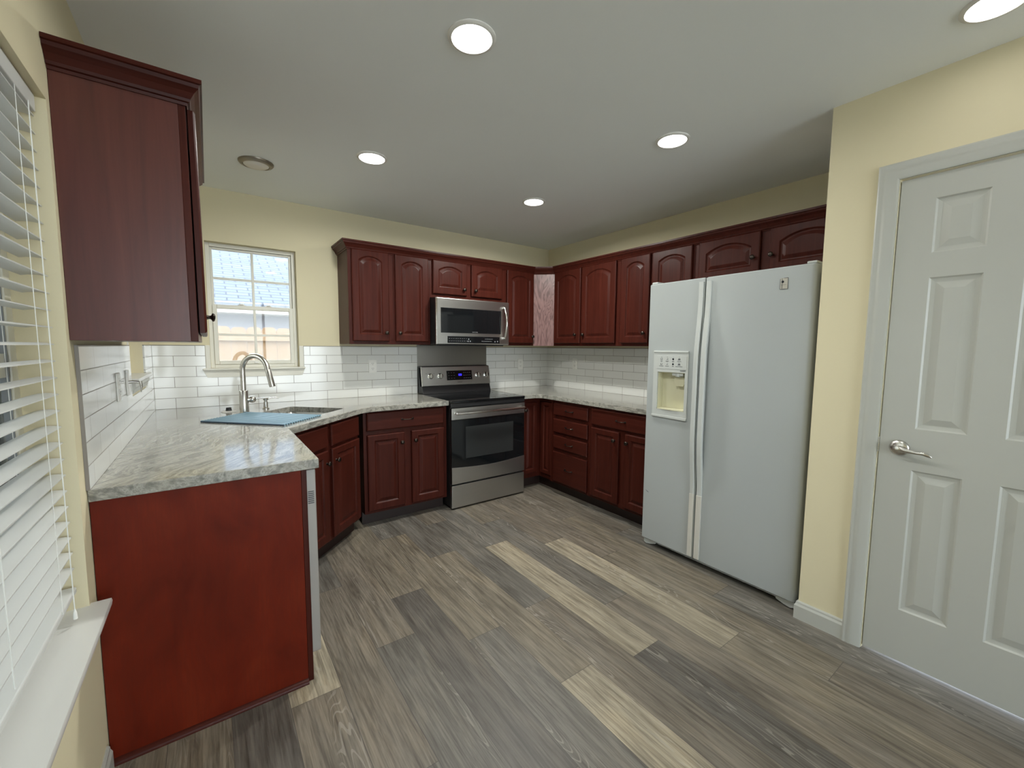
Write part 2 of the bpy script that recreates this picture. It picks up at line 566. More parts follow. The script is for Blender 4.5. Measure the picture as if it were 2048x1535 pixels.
# ------------------------------------------------------------------ floor
random.seed(4)
FX0, FX1, FY0, FY1 = XL - 0.10, 0.06, YF, 0.06
T_LIGHT, T_TAN, T_BRN, T_GRY, T_DRK = (0.330, 0.290, 0.218), (0.195, 0.170, 0.132), (0.180, 0.157, 0.127), (0.158, 0.146, 0.127), (0.126, 0.114, 0.100)
ROW0 = -1.714
# seam position per row (row number counted from x = -1.714) and the tone of the planks seen in the photo
SEAM = {0: -1.378, 1: -1.05, 2: -1.573, 3: -1.928, 4: -1.338, 5: -1.75, -1: -0.83, -2: -1.30, -3: -0.871, -4: -1.584, -5: -1.91, -6: -1.305, -7: -2.037, -8: -2.75, -9: -2.3, -10: -1.9, 6: -1.2, 7: -0.8, 8: -1.5}
TONES = {  # (row, index from seam going towards the viewer; -1 is the plank beyond the seam)
    (0, 0): T_LIGHT, (0, -1): T_GRY, (0, 1): T_DRK, (0, 2): T_TAN,
    (1, 0): T_GRY, (1, -1): T_TAN, (1, 1): T_BRN, (1, 2): T_GRY,
    (2, 0): T_LIGHT, (2, -1): T_BRN, (2, 1): T_TAN, (2, 2): T_BRN,
    (3, 0): T_TAN, (3, -1): T_BRN, (3, 1): T_BRN, (3, 2): T_TAN,
    (4, 0): T_TAN, (4, -1): T_BRN, (4, 1): T_GRY, (4, 2): T_BRN,
    (5, 0): T_GRY, (5, -1): T_BRN, (5, 1): T_GRY,
    (-1, 0): T_GRY, (-1, -1): T_BRN, (-1, 1): T_BRN, (-1, 2): T_BRN, 
    (-2, 0): T_TAN, (-2, -1): T_GRY, (-2, 1): T_LIGHT, (-2, 2): T_BRN,
    (-3, 0): T_TAN, (-3, -1): T_GRY, (-3, 1): T_GRY, (-3, 2): T_BRN,
    (-4, 0): T_DRK, (-4, -1): T_TAN, (-4, 1): T_BRN,
    (-5, 0): T_GRY, (-5, -1): T_BRN, (-5, 1): T_TAN,
    (-6, 0): T_BRN, (-6, -1): T_GRY, (-6, 1): T_GRY,
    (-7, 0): T_BRN, (-7, -1): T_LIGHT, (-7, 1): T_TAN,
    (-8, 0): T_BRN, (-8, -1): T_DRK, (-9, 0): T_TAN, (-9, -1): T_TAN, (-10, 0): T_TAN}
bm = bmesh.new()
uvl = bm.loops.layers.uv.new('plank')
cl = bm.loops.layers.float_color.new('plank_tone')
row = math.floor((FX0 - ROW0) / W_)
while ROW0 + row * W_ < FX1:
    xa, xb = ROW0 + row * W_, ROW0 + (row + 1) * W_
    s0 = SEAM.get(row, -1.0 - 0.37 * (row % 4))
    for idx in range(-3, 6):
        yb, ya = s0 - idx * L_, s0 - (idx + 1) * L_
        if yb < FY0 or ya > FY1: continue
        t = TONES.get((row, idx)) or random.choice((T_TAN, T_BRN, T_GRY, T_BRN))
        j = random.uniform(0.94, 1.06)
        seed = random.random()
        cx0, cx1, cy0, cy1 = max(xa, FX0), min(xb, FX1), max(ya, FY0), min(yb, FY1)
        f = bm.faces.new([bm.verts.new((x, y, 0)) for x, y in ((cx0, cy0), (cx1, cy0), (cx1, cy1), (cx0, cy1))])
        for lp in f.loops:
            lp[uvl].uv = (lp.vert.co.x - xa, lp.vert.co.y - ya)
            lp[cl] = (t[0] * j, t[1] * j, t[2] * j, seed)
    row += 1
r = bmesh.ops.extrude_face_region(bm, geom=list(bm.faces))
bmesh.ops.translate(bm, vec=(0, 0, -0.05), verts=[v for v in r['geom'] if isinstance(v, bmesh.types.BMVert)])
bmesh.ops.recalc_face_normals(bm, faces=bm.faces)
me = bpy.data.meshes.new('floor')
bm.to_mesh(me)
bm.free()
me.materials.append(M['floor'])
fl = bpy.data.objects.new('floor', me)
COL.objects.link(fl)
struct(fl)

# ------------------------------------------------------------------ ceiling and walls
struct(MB().box(XL - 0.15, 0.15, YF - 0.15, 0.15, CEIL, CEIL + 0.06).build('ceiling', 'ceiling'))
WT = 0.125
W3 = (-3.164, -2.590, 1.186, 2.083)            # window over the sink (x0,x1,z0,z1)
W1 = (-3.86, -2.020, 0.566, 2.000)             # window with blinds (y0,y1,z0,z1)
W2 = (-0.966, -0.404, 1.165, 2.040)            # window near the corner
b = MB()
for a, c, d, e in holes(XL - WT, 0.12, 0, CEIL, [W3]): b.box(a, c, 0, WT, d, e)
struct(b.build('wall_back', 'wall'))
b = MB()
for a, c, d, e in holes(YF, 0, 0, CEIL, [W1, W2]): b.box(XL - WT, XL, a, c, d, e)
struct(b.build('wall_left', 'wall'))
struct(MB().box(0, 0.12, YP - 0.12, 0, 0, CEIL).build('wall_right', 'wall'))
DY0, DY1, DH = -3.786, -3.178, 2.052           # pantry door
b = MB()
for a, c, d, e in holes(YF, YP, 0, CEIL, [(DY0 - 0.004, DY1 + 0.004, 0, DH + 0.004)]): b.box(XP, XP + 0.115, a, c, d, e)
b.box(XP + 0.115, 0, YP - 0.115, YP, 0, CEIL)
struct(b.build('wall_pantry', 'wall'))
b = MB()
for a, c, d, e in holes(XL - WT, XP + 0.115, 0, CEIL, [(-3.42, -0.86, 0, 2.36)]): b.box(a, c, YF - 0.12, YF, d, e)  # wide opening made for the added daylight
struct(b.build('wall_front', 'wall'))

# unseen glazed door, added behind the viewer to let daylight in
g = struct_empty('added_daylight_door')
b = MB()
for x0, x1 in ((-3.42, -3.37), (-2.165, -2.115), (-0.91, -0.86)): b.box(x0, x1, YF - 0.09, YF - 0.04, 0.05, 2.31)
b.box(-3.42, -0.86, YF - 0.09, YF - 0.04, 2.31, 2.36).box(-3.42, -0.86, YF - 0.09, YF - 0.04, 0.0, 0.05)
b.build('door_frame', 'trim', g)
MB().box(-3.37, -0.91, YF - 0.07, YF - 0.064, 0.05, 2.31).build('pane', 'glass', g)

# pantry corner baseboard and left baseboard
BASEPROF = [(0, 0), (0.014, 0), (0.014, 0.068), (0.009, 0.078), (0.008, 0.086), (0.004, 0.092), (0, 0.092)]
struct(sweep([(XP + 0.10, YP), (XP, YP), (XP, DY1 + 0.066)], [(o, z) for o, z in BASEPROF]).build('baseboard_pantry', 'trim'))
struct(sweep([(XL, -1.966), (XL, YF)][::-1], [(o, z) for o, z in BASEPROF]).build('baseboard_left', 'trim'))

# door casing (trim_1), door (door_1)
CP = [(0.0, 0.0), (0.0, 0.010), (0.008, 0.014), (0.030, 0.016), (0.042, 0.019), (0.050, 0.016), (0.062, 0.019), (0.068, 0.015), (0.070, 0.0)]
def casing(y0, y1, h, x):
    """three mitred legs around an opening on the pantry wall (facing -x)"""
    path = [(y0, 0.0), (y0, h), (y1, h), (y1, 0.0)]
    dirs = [(-1, 0), (-1, 1), (1, 1), (1, 0)]
    loops = []
    for (py, pz), (dy, dz) in zip(path, dirs):
        loops.append([(x - t, py + dy * o, pz + dz * o) for o, t in CP])
    return MB().loops(loops)
cas = casing(DY0 - 0.006, DY1 + 0.006, DH + 0.006, XP)
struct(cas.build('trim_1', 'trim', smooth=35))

def six_panel(w, h, th):
    """moulded six panel leaf in local x (width), y (front at 0, into +y), z"""
    st, mu = 0.108, 0.097
    pw = (w - 2 * st - mu) / 2
    xs = [(st, st + pw), (st + pw + mu, w - st)]
    zs = [(0.228, 0.842), (1.017, 1.634), (1.731, 1.944)]
    b = MB()
    # flat areas around the panels as one grid of quads, then sunk panels
    rects = [(a, c, d, e) for a, c in xs for d, e in zs]
    bm_ = bmesh.new()
    def quad(p): bm_.faces.new([bm_.verts.new(q) for q in p])
    for a, c, d, e in holes(0, w, 0, h, rects):
        quad(((a, 0, d), (c, 0, d), (c, 0, e), (a, 0, e)))
    for a, c, d, e in rects:
        ins = [(0, 0), (0.006, 0.005), (0.012, 0.0065), (0.018, 0.0075), (0.021, 0.0075), (0.046, 0.002)]
        L = []
        for o, y in ins:
            L.append([(a + o, y, d + o), (c - o, y, d + o), (c - o, y, e - o), (a + o, y, e - o)])
        for p, q in zip(L, L[1:]):
            for i in range(4):
                quad((p[i], p[(i + 1) % 4], q[(i + 1) % 4], q[i]))
        quad(L[-1])
    for f in ([(0, 0, 0), (0, th, 0), (0, th, h), (0, 0, h)], [(w, 0, 0), (w, 0, h), (w, th, h), (w, th, 0)], [(0, th, 0), (w, th, 0), (w, th, h), (0, th, h)], [(0, 0, h), (0, th, h), (w, th, h), (w, 0, h)], [(0, 0, 0), (w, 0, 0), (w, th, 0), (0, th, 0)]):
        quad(f)
    bmesh.ops.remove_doubles(bm_, verts=bm_.verts, dist=1e-5)
    bmesh.ops.recalc_face_normals(bm_, faces=bm_.faces)
    return b._merge(bm_)
d1 = struct_empty('door_1')
d1.location = (XP + 0.003, DY1, 0.012)
d1.rotation_euler = (0, 0, -math.pi / 2)
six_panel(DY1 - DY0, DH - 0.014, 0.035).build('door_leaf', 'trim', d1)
hx = 0.065
RY = Matrix.Rotation(math.pi / 2, 4, 'X')      # turns lathe axis z to -y (towards the room)
ro = MB().lathe([(0.033, -0.001), (0.033, 0.004), (0.030, 0.008), (0.022, 0.011), (0.013, 0.013), (0.0125, 0.030), (0.0, 0.030)], 28, Matrix.Translation((hx, 0, 0.93)) @ RY)
hd = ro.build('door_handle', 'nickel', d1, 40, label='satin nickel lever handle')
MB().tube([(hx, -0.036, 0.93), (hx + 0.012, -0.040, 0.930), (hx + 0.035, -0.042, 0.927), (hx + 0.060, -0.043, 0.9245), (hx + 0.080, -0.042, 0.925), (hx + 0.093, -0.040, 0.921), (hx + 0.105, -0.036, 0.914)], [0.0125, 0.012, 0.0085, 0.0065, 0.0065, 0.0075, 0.003], 14, flat=(1.0, 0.6)).build('lever', 'nickel', hd, 50)
MB().lathe([(0.010, 0.030), (0.013, 0.036), (0.012, 0.047), (0.006, 0.049), (0, 0.049)], 20, Matrix.Translation((hx, 0, 0.93)) @ RY).build('lever_hub', 'nickel', hd, 50)
MB().box(-0.0085, -0.0005, -0.004, 0.003, 0.90, 0.965, 0.001).build('strike_plate', 'nickel', d1)

# ------------------------------------------------------------------ windows
def sash_window(name, w, z0, z1, loc, rz, depth, grid, label=None):
    """double hung window; local x along the wall, y outwards, z up; origin on the inner wall face, left end of the opening"""
    g = struct_empty(name)
    g.location = loc
    g.rotation_euler = (0, 0, rz)
    f = 0.026
    y0, y1 = depth, depth + 0.035
    b = MB()
    b.box(0, f, y0, y1, z0, z1, 0.003).box(w - f, w, y0, y1, z0, z1, 0.003).box(f, w - f, y0, y1, z1 - f, z1, 0.003).box(f, w - f, y0, y1, z0, z0 + f, 0.003)
    b.build('window_frame', 'sash', g)
    zm = (z0 + z1) / 2 - 0.003
    def sash(nm, a, c, ya, yb, st):
        s_ = MB()
        s_.box(f, f + st, ya, yb, a, c, 0.003).box(w - f - st, w - f, ya, yb, a, c, 0.003).box(f + st, w - f - st, ya, yb, c - st, c, 0.003).box(f + st, w - f - st, ya, yb, a, a + st, 0.003)
        so = s_.build(nm, 'sash', g)
        if grid:
            mu = MB()
            t = 0.0085
            ym, yn = (ya + yb) / 2 - 0.005, (ya + yb) / 2 + 0.005
            mu.box(w / 2 - t, w / 2 + t, ym - 0.001, yn + 0.001, a + st - 0.002, c - st + 0.002, 0.002).box(f + st - 0.002, w - f - st + 0.002, ym, yn, (a + c) / 2 - t, (a + c) / 2 + t)
            mu.build('muntin_bars', 'sash', so)
        MB().box(f + st, w - f - st, (ya + yb) / 2 - 0.002, (ya + yb) / 2 + 0.002, a + st, c - st).build('pane', 'glass', so)
        return so
    up_ = sash('upper_sash', zm - 0.012, z1 - f, y0 + 0.02, y0 + 0.042, 0.016)
    lo_ = sash('lower_sash', z0 + f, zm + 0.016, y0 - 0.006, y0 + 0.018, 0.028)
    for q in (0.36, 0.66):
        lk = MB().box(w * q - 0.022, w * q + 0.022, y0 - 0.004, y0 + 0.012, zm + 0.016, zm + 0.024, 0.003).box(w * q - 0.012, w * q + 0.014, y0 - 0.01, y0 + 0.004, zm + 0.02, zm + 0.029, 0.003)
        lk.build('sash_lock', 'outlet', lo_)
    MB().box(w * 0.5 - 0.014, w * 0.5 + 0.014, y0 - 0.012, y0 - 0.004, z0 + f + 0.008, z0 + f + 0.018, 0.002).build('sash_lift', 'outlet', lo_)
    return g
# sink window: casing ring is the painted drywall return, sill board below with clipped apron
g3 = sash_window('window_3', W3[1] - W3[0], W3[2], W3[3], (W3[0], 0, 0), 0, 0.052, True)
b = MB()
w3 = W3[1] - W3[0]
b.prism([(-0.046, 1.186), (w3 + 0.036, 1.186), (w3 + 0.036, 1.176), (w3 + 0.018, 1.121), (-0.022, 1.121), (-0.046, 1.170)], -0.012, 0.0, 'y', 0.001)
b.box(-0.048, w3 + 0.038, -0.030, 0.0, 1.174, 1.187, 0.003)
b.box(0.001, w3 - 0.001, 0.0, 0.052, 1.174, 1.187)
b.build('window_sill', 'sash', g3)
b = MB()
for x0, x1 in ((-0.028, -0.0005), (w3 + 0.0005, w3 + 0.030)): b.box(x0, x1, -0.006, 0.0, 1.187, 1.352, 0.001)
b.build('jamb_trim', 'sash', g3)
# corner window on the left wall
g2 = sash_window('window_2', W2[1] - W2[0], W2[2], W2[3], (XL, W2[0], 0), math.pi / 2, 0.06, True)
w2 = W2[1] - W2[0]
b = MB()
b.prism([(-0.036, W2[2] + 0.022), (-0.036, W2[2] + 0.008), (-0.030, W2[2]), (0.06, W2[2]), (0.06, W2[2] + 0.022)], 0.0, w2 + 0.03, 'x', 0.002)
sill2 = b.build('window_sill', 'sill', g2)
MB().prism([(-0.022, W2[2]), (-0.022, W2[2] - 0.020), (-0.016, W2[2] - 0.030), (-0.012, W2[2] - 0.05), (0.0, W2[2] - 0.058), (0.0, W2[2])], 0.0, w2 + 0.02, 'x').build('apron', 'trim', g2)
# window with the blinds
w1 = W1[1] - W1[0]
g1 = struct_empty('window_1')
g1.location = (XL, W1[0], 0)
g1.rotation_euler = (0, 0, math.pi / 2)
b = MB()
f = 0.045
ya, yb = 0.095, 0.125
b.box(0, f, ya, yb, W1[2], W1[3], 0.003).box(w1 - f, w1, ya, yb, W1[2], W1[3], 0.003).box(f, w1 - f, ya, yb, W1[3] - f, W1[3], 0.003).box(f, w1 - f, ya, yb, W1[2], W1[2] + f, 0.003)
b.box(w1 / 2 - 0.03, w1 / 2 + 0.03, ya, yb, W1[2] + f, W1[3] - f, 0.003)
b.build('window_frame', 'sash', g1)
for q0, q1 in ((f, w1 / 2 - 0.03), (w1 / 2 + 0.03, w1 - f)):
    b = MB()
    for a, c in ((W1[2] + f, 1.30), (1.30, W1[3] - f)):
        b.box(q0, q0 + 0.022, ya + 0.004, yb - 0.004, a, c).box(q1 - 0.022, q1, ya + 0.004, yb - 0.004, a, c)
        b.box(q0, q1, ya + 0.004, yb - 0.004, a, a + 0.03).box(q0, q1, ya + 0.004, yb - 0.004, c - 0.03, c)
    so = b.build('sash', 'sash', g1)
    MB().box(q0 + 0.022, q1 - 0.022, ya + 0.016, ya + 0.020, W1[2] + f, W1[3] - f).build('pane', 'glass', so)
    MB().box(q0 + 0.0215, q0 + 0.030, ya - 0.001, ya + 0.015, W1[2] + f + 0.03, W1[3] - f - 0.03).box(q1 - 0.0265, q1 - 0.0215, ya - 0.001, ya + 0.015, W1[2] + f + 0.03, W1[3] - f - 0.03).build('gasket', 'darkvinyl', so)
b = MB()
b.prism([(-0.045, 0.588), (-0.047, 0.580), (-0.045, 0.568), (0.0, 0.566), (0.095, 0.566), (0.095, 0.588)], 0.0, w1, 'x')
b.prism([(-0.045, 0.588), (-0.047, 0.580), (-0.045, 0.568), (0.0, 0.566), (0.0, 0.588)], w1, w1 + 0.016, 'x')
b.build('window_sill', 'sill', g1, 40)

# blinds hung inside window_1
bl = thing('window_blind', 'white two inch slat blind, slats open, hung in the window at the left edge', 'blind', (XL, W1[0], 0), math.pi / 2)
b = MB()
zz = 1.945
SL0, SL1 = 0.015, w1 - 0.014
while zz > 0.69:
    n = 5
    top, bot = [], []
    for i in range(n):
        t = i / (n - 1)
        y = 0.022 + 0.050 * t
        z = zz + 0.004 * math.sin(math.pi * t) - 0.0
        top.append((y, z + 0.0014))
        bot.append((y, z - 0.0014))
    b.prism(top + bot[::-1], SL0, SL1, 'x')
    zz -= 0.0455
b.build('slats', 'blind', bl, 30)
MB().box(SL0, SL1, 0.018, 0.072, 1.955, 1.998, 0.003).build('head_rail', 'blind', bl)
MB().box(SL0, SL1, 0.020, 0.072, 0.644, 0.662, 0.004).build('bottom_rail', 'blind', bl)
b = MB()
for xx in (0.16, 0.70, 1.24, w1 - 0.16):
    for yy in (0.019, 0.0745):
        b.tube([(xx, yy, 1.97), (xx, yy, 0.655)], 0.0008, 6)
b.build('ladder_cords', 'cord', bl)
cd = MB().tube([(w1 - 0.10, 0.012, 1.95), (w1 - 0.101, 0.011, 1.3), (w1 - 0.10, 0.010, 0.63)], 0.0013, 6).tube([(w1 - 0.52, 0.012, 1.95), (w1 - 0.521, 0.011, 1.3), (w1 - 0.52, 0.010, 0.70)], 0.0013, 6).build('pull_cords', 'cord', bl)
MB().lathe([(0.0, 0.0), (0.005, 0.002), (0.004, 0.02), (0.0015, 0.03)], 12, Matrix.Translation((w1 - 0.10, 0.010, 0.605))).build('cord_tassel', 'cord', cd, 50)

# ------------------------------------------------------------------ cabinet parts
def outline(w, h, m_side, m_bot, m_top, rise, n=14):
    """door panel outline with an eyebrow arch; counter-clockwise from bottom left in (x, z)"""
    pts = [(m_side, m_bot), (w - m_side, m_bot)]
    x0, x1 = m_side, w - m_side
    for i in range(n + 1):
        t = i / n
        x = x1 + (x0 - x1) * t
        if rise > 0:
            hw = (x1 - x0) / 2
            R_ = (hw * hw + rise * rise) / (2 * rise)
            z = h - m_top - rise + math.sqrt(max(0, R_ * R_ - (x - (x0 + x1) / 2) ** 2)) - (R_ - rise)
        else:
            z = h - m_top
        pts.append((x, z))
    return pts

def door_mesh(w, h, arch, fs=0.056):
    """raised panel door: local x,z from 0; back at y=0, front at y=-0.019"""
    n = 14
    T = 0.0195
    rise = 0.034 * min(1.0, w / 0.27) if arch else 0.0
    if arch and w > 0.36: rise = 0.045
    def outer(o):
        pts = [(o, o), (w - o, o)]
        pan = outline(w, h, fs, fs, fs * 0.82, rise, n)
        for i in range(n + 1):
            t = i / n
            pts.append((w - o + (2 * o - w) * t, h - o))
        return pts
    def panel(d):
        return outline(w, h, fs + d, fs + d, (fs * 0.82) + d, rise if rise else 0, n)
    def at(pts, y): return [(x, y, z) for x, z in pts]
    L = [at(outer(0), 0.0), at(outer(0), -T + 0.006), at(outer(0.003), -T + 0.002), at(outer(0.007), -T),
         at(panel(-0.004), -T), at(panel(0.0), -T + 0.003), at(panel(0.004), -T + 0.0075), at(panel(0.008), -T + 0.0085),
         at(panel(0.012), -T + 0.0085), at(panel(0.030), -T + 0.002), at(panel(0.034), -T + 0.001)]
    return MB().loops(L)

def drawer_mesh(w, h):
    T = 0.0195
    def R_(o, y): return [(o, y, o), (w - o, y, o), (w - o, y, h - o), (o, y, h - o)]
    return MB().loops([R_(0, 0), R_(0, -T + 0.008), R_(0.003, -T + 0.003), R_(0.009, -T), R_(0.012, -T)])

KNOB = [(0.008, 0.0), (0.0065, 0.003), (0.005, 0.010), (0.0065, 0.015), (0.0145, 0.019), (0.0155, 0.023), (0.0125, 0.027), (0.006, 0.029), (0.0, 0.0295)]
def knob(parent, x, z, y):
    return MB().lathe(KNOB, 20, Matrix.Translation((x, y, z)) @ RY).build('knob', 'bronze', parent, 50)
def pull(parent, x, z, y, w=0.085):
    b = MB()
    pts = [(x - w / 2, y, z), (x - w / 2 + 0.003, y - 0.014, z), (x - w / 4, y - 0.021, z - 0.001), (x, y - 0.023, z - 0.002), (x + w / 4, y - 0.021, z - 0.001), (x + w / 2 - 0.003, y - 0.014, z), (x + w / 2, y, z)]
    b.tube(pts, [0.0055, 0.0042, 0.0036, 0.0036, 0.0036, 0.0042, 0.0055], 10)
    for q in (-1, 1):
        b.lathe([(0.0085, 0), (0.0085, 0.002), (0.005, 0.004), (0, 0.004)], 14, Matrix.Translation((x + q * w / 2, y, z)) @ RY)
    return b.build('pull', 'bronze', parent, 50)

def cabinet(name, label, loc, rz, w, d, z0, z1, doors=(), drawers=(), toe=0.0, frame=0.038, mids=(), rails=(), gap=0.002, side='cherry'):
    """doors: (x0, x1, z0, z1, arched, knob x or None, knob z); drawers: (x0, x1, z0, z1, has pull); mids: stiles (x0, x1, z0, z1); rails: z positions"""
    t = thing(name, label, 'cabinet', loc, rz)
    b = MB()
    b.box(0, w, 0.019, d, z0 + toe, z1, 0.0008, 1)
    b.build('carcass', side, t)
    if toe:
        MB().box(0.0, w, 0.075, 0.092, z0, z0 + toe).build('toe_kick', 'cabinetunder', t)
    f = MB()
    za = z0 + toe
    f.box(0, frame, 0, 0.019, za, z1, 0.001, 1).box(w - frame, w, 0, 0.019, za, z1, 0.001, 1)
    f.box(frame, w - frame, 0, 0.019, z1 - frame, z1, 0.001, 1).box(frame, w - frame, 0, 0.019, za, za + frame, 0.001, 1)
    for x0, x1, c, e in mids: f.box(x0, x1, 0.0005, 0.0182, max(c, za + 0.002), min(e, z1 - 0.002), 0.001, 1)
    for a, c in rails: f.box(frame - 0.002, w - frame + 0.002, 0.0010, 0.0178, a, c, 0.001, 1)
    f.build('face_frame', 'cherry', t)
    for x0, x1, c, e, arch, kx, kz in doors:
        dm = door_mesh(x1 - x0, e - c, arch)
        do = dm.build('door', 'cherry', t)
        do.location = (x0, -gap, c)
        if kx is not None: knob(do, kx - x0, kz - c, -0.0195)
    for x0, x1, c, e, has in drawers:
        dr = drawer_mesh(x1 - x0, e - c).build('drawer_front', 'cherryx', t)
        dr.location = (x0, -gap, c)
        if has: pull(dr, (x1 - x0) / 2, (e - c) / 2, -0.0195)
    return t

UB, UT = 1.370, 2.112
YD = 0.305                                       # upper cabinet depth
# upper cabinets on the back wall
ux0 = -2.282
c = cabinet('upper_cabinet', 'tall cherry wood upper cabinet with two arched doors right of the sink window', (ux0, -YD, 0), 0, 0.680, YD - 0.001, UB, UT,
        doors=[(0.024, 0.314, UB + 0.024, 2.098, True, 0.285, 1.462), (0.368, 0.660, UB + 0.024, 2.098, True, 0.396, 1.462)], mids=[(0.300, 0.382, UB, UT)])
cabinet('upper_cabinet', 'short cherry wood upper cabinet with two small arched doors above the microwave', (-1.6015, -YD, 0), 0, 0.763, YD - 0.001, 1.778, UT,
        doors=[(0.022, 0.358, 1.812, 2.098, True, 0.322, 1.865), (0.404, 0.741, 1.812, 2.098, True, 0.440, 1.865)], mids=[(0.345, 0.417, 1.778, UT)])
cabinet('upper_cabinet', 'narrow cherry wood upper cabinet with one arched door between microwave and corner filler', (-0.838, -YD, 0), 0, 0.385, YD - 0.001, UB, UT,
        doors=[(0.040, 0.372, UB + 0.024, 2.098, True, 0.350, 1.462)])
# diagonal filler board in the corner
fb = MB()
fb.prism([(-0.453, -0.305), (-0.305, -0.453), (-0.298, -0.446), (-0.446, -0.298)], UB - 0.001, 2.098, 'z')
tag(fb.build('filler_board', 'filler'), 'pinkish wavy grained filler board closing the corner between upper cabinets', 'filler board')
# upper cabinets on the right wall (local x runs towards the viewer)
RW = -math.pi / 2
cabinet('upper_cabinet', 'tall cherry wood upper cabinet with two arched doors just right of the corner filler board', (-YD, -0.455, 0), RW, 0.842, YD - 0.001, UB, UT,
        doors=[(0.018, 0.384, UB + 0.024, 2.098, True, 0.336, 1.475), (0.404, 0.806, UB + 0.024, 2.098, True, 0.440, 1.475)], mids=[(0.370, 0.418, UB, UT)])
cabinet('upper_cabinet', 'cherry wood upper cabinet with two narrow arched doors, right one half hidden by the refrigerator', (-YD, -1.298, 0), RW, 0.676, YD - 0.001, UB, UT,
        doors=[(0.020, 0.302, UB + 0.024, 2.098, True, 0.270, 1.475), (0.326, 0.658, UB + 0.024, 2.098, True, None, 0)], mids=[(0.290, 0.338, UB, UT)])
cabinet('upper_cabinet', 'short wide cherry wood cabinet with two arched doors directly above the refrigerator', (-YD, -1.975, 0), RW, 0.938, YD - 0.001, 1.806, UT,
        doors=[(0.032, 0.442, 1.832, 2.098, True, 0.406, 1.935), (0.500, 0.910, 1.832, 2.098, True, 0.514, 1.935)], mids=[(0.428, 0.513, 1.806, UT)])
CROWN = [(0, 2.090), (0.004, 2.090), (0.006, 2.098), (0.012, 2.100), (0.014, 2.108), (0.024, 2.124), (0.036, 2.136), (0.038, 2.146), (0.044, 2.148), (0.044, 2.160), (0, 2.160)]
b = sweep([(ux0 - 0.0005, -0.001), (ux0 - 0.0005, -YD - 0.0005), (-0.453, -YD - 0.0005), (-YD - 0.0005, -0.453), (-YD - 0.0005, YP + 0.002)][::-1], [(-o, z) for o, z in CROWN])
b.bm.free()
b = sweep([(ux0 - 0.0005, -0.001), (ux0 - 0.0005, -YD - 0.0005), (-0.453, -YD - 0.0005), (-YD - 0.0005, -0.453), (-YD - 0.0005, YP + 0.002)], [(o, z) for o, z in CROWN])
tag(b.build('crown_molding', 'cherryx'), 'long dark cherry crown molding along the tops of the back and right upper cabinets', 'molding')

# upper cabinet on the left wall, seen from its end
LY0, LY1 = -1.992, -1.110
cabinet('upper_cabinet', 'cherry wood upper cabinet on the left wall, showing its broad plain end panel', (-3.196, LY0, 0), math.pi / 2, LY1 - LY0, 0.2935, UB - 0.004, UT,
        doors=[(0.010, 0.430, UB + 0.024, 2.086, True, 0.404, 1.468), (0.452, 0.872, UB + 0.024, 2.086, True, 0.478, 1.468)], mids=[(0.418, 0.464, UB, UT)], gap=0.0045, side='sheen')
b = sweep([(XL + 0.001, LY1 + 0.0005), (-3.1955, LY1 + 0.0005), (-3.1955, LY0 - 0.0005), (XL + 0.001, LY0 - 0.0005)][::-1], [(o, z) for o, z in CROWN])
b.bm.free()
b = sweep([(XL + 0.001, LY0 - 0.0005), (-3.1955, LY0 - 0.0005), (-3.1955, LY1 + 0.0005), (XL + 0.001, LY1 + 0.0005)], [(o, z) for o, z in CROWN])
tag(b.build('crown_molding', 'cherryx'), 'dark crown molding around the top of the single left wall cabinet', 'molding')

# ------------------------------------------------------------------ base cabinets
YB = 0.610
CB = 0.876                                       # underside of the stone
ct = 0.100
cabinet('base_cabinet', 'cherry base cabinet left of the range, one wide drawer over two square panel doors', (-2.283, -YB, 0), 0, 0.676, YB - 0.012, 0, CB - 0.001, toe=ct,
        drawers=[(0.022, 0.644, 0.730, 0.866, True)],
        doors=[(0.024, 0.308, 0.122, 0.698, False, 0.284, 0.622), (0.366, 0.646, 0.118, 0.698, False, 0.393, 0.624)], mids=[(0.296, 0.378, ct, 0.73)], rails=[(0.690, 0.738)])
# slanted sink cabinet
sl = thing('base_cabinet', 'dark slanted cherry sink base cabinet with two blank drawer fronts and two doors', 'cabinet', tuple(DIAG_C - DIAG_N * 0.038 - DIAG_T * 0.371), math.atan2(DIAG_T.y, DIAG_T.x))
SW = 0.742
MB().prism([(0.0, 0.019), (SW, 0.019), (SW + 0.01, 0.40), (SW - 0.18, 0.62), (0.18, 0.62), (-0.01, 0.30)], ct, 0.66, 'z').build('carcass', 'cherry', sl)
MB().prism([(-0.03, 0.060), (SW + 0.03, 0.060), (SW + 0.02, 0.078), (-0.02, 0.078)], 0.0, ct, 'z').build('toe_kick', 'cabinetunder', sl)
f = MB()
f.box(-0.008, 0.034, 0, 0.019, ct, CB - 0.001, 0.001, 1).box(SW - 0.034, SW + 0.010, 0, 0.019, ct, CB - 0.001, 0.001, 1)
f.box(0.034, SW - 0.034, 0, 0.0188, CB - 0.03, CB - 0.001, 0.001, 1).box(0.034, SW - 0.034, 0, 0.0188, ct, ct + 0.038, 0.001, 1).box(0.034, SW - 0.034, 0, 0.0188, 0.690, 0.738, 0.001, 1).box(SW / 2 - 0.03, SW / 2 + 0.05, 0.0003, 0.0186, ct, CB - 0.001, 0.001, 1)
f.build('face_frame', 'cherry', sl)
for x0, x1, kx in ((0.006, 0.372, 0.350), (0.414, 0.742, 0.452)):
    dr = drawer_mesh(x1 - x0, 0.138).build('drawer_front', 'cherryx', sl)
    dr.location = (x0, -0.002, 0.720)
    do = door_mesh(x1 - x0, 0.584, False).build('door', 'cherry', sl)
    do.location = (x0, -0.002, 0.118)
    knob(do, kx - x0, 0.622 - 0.118, -0.0195)
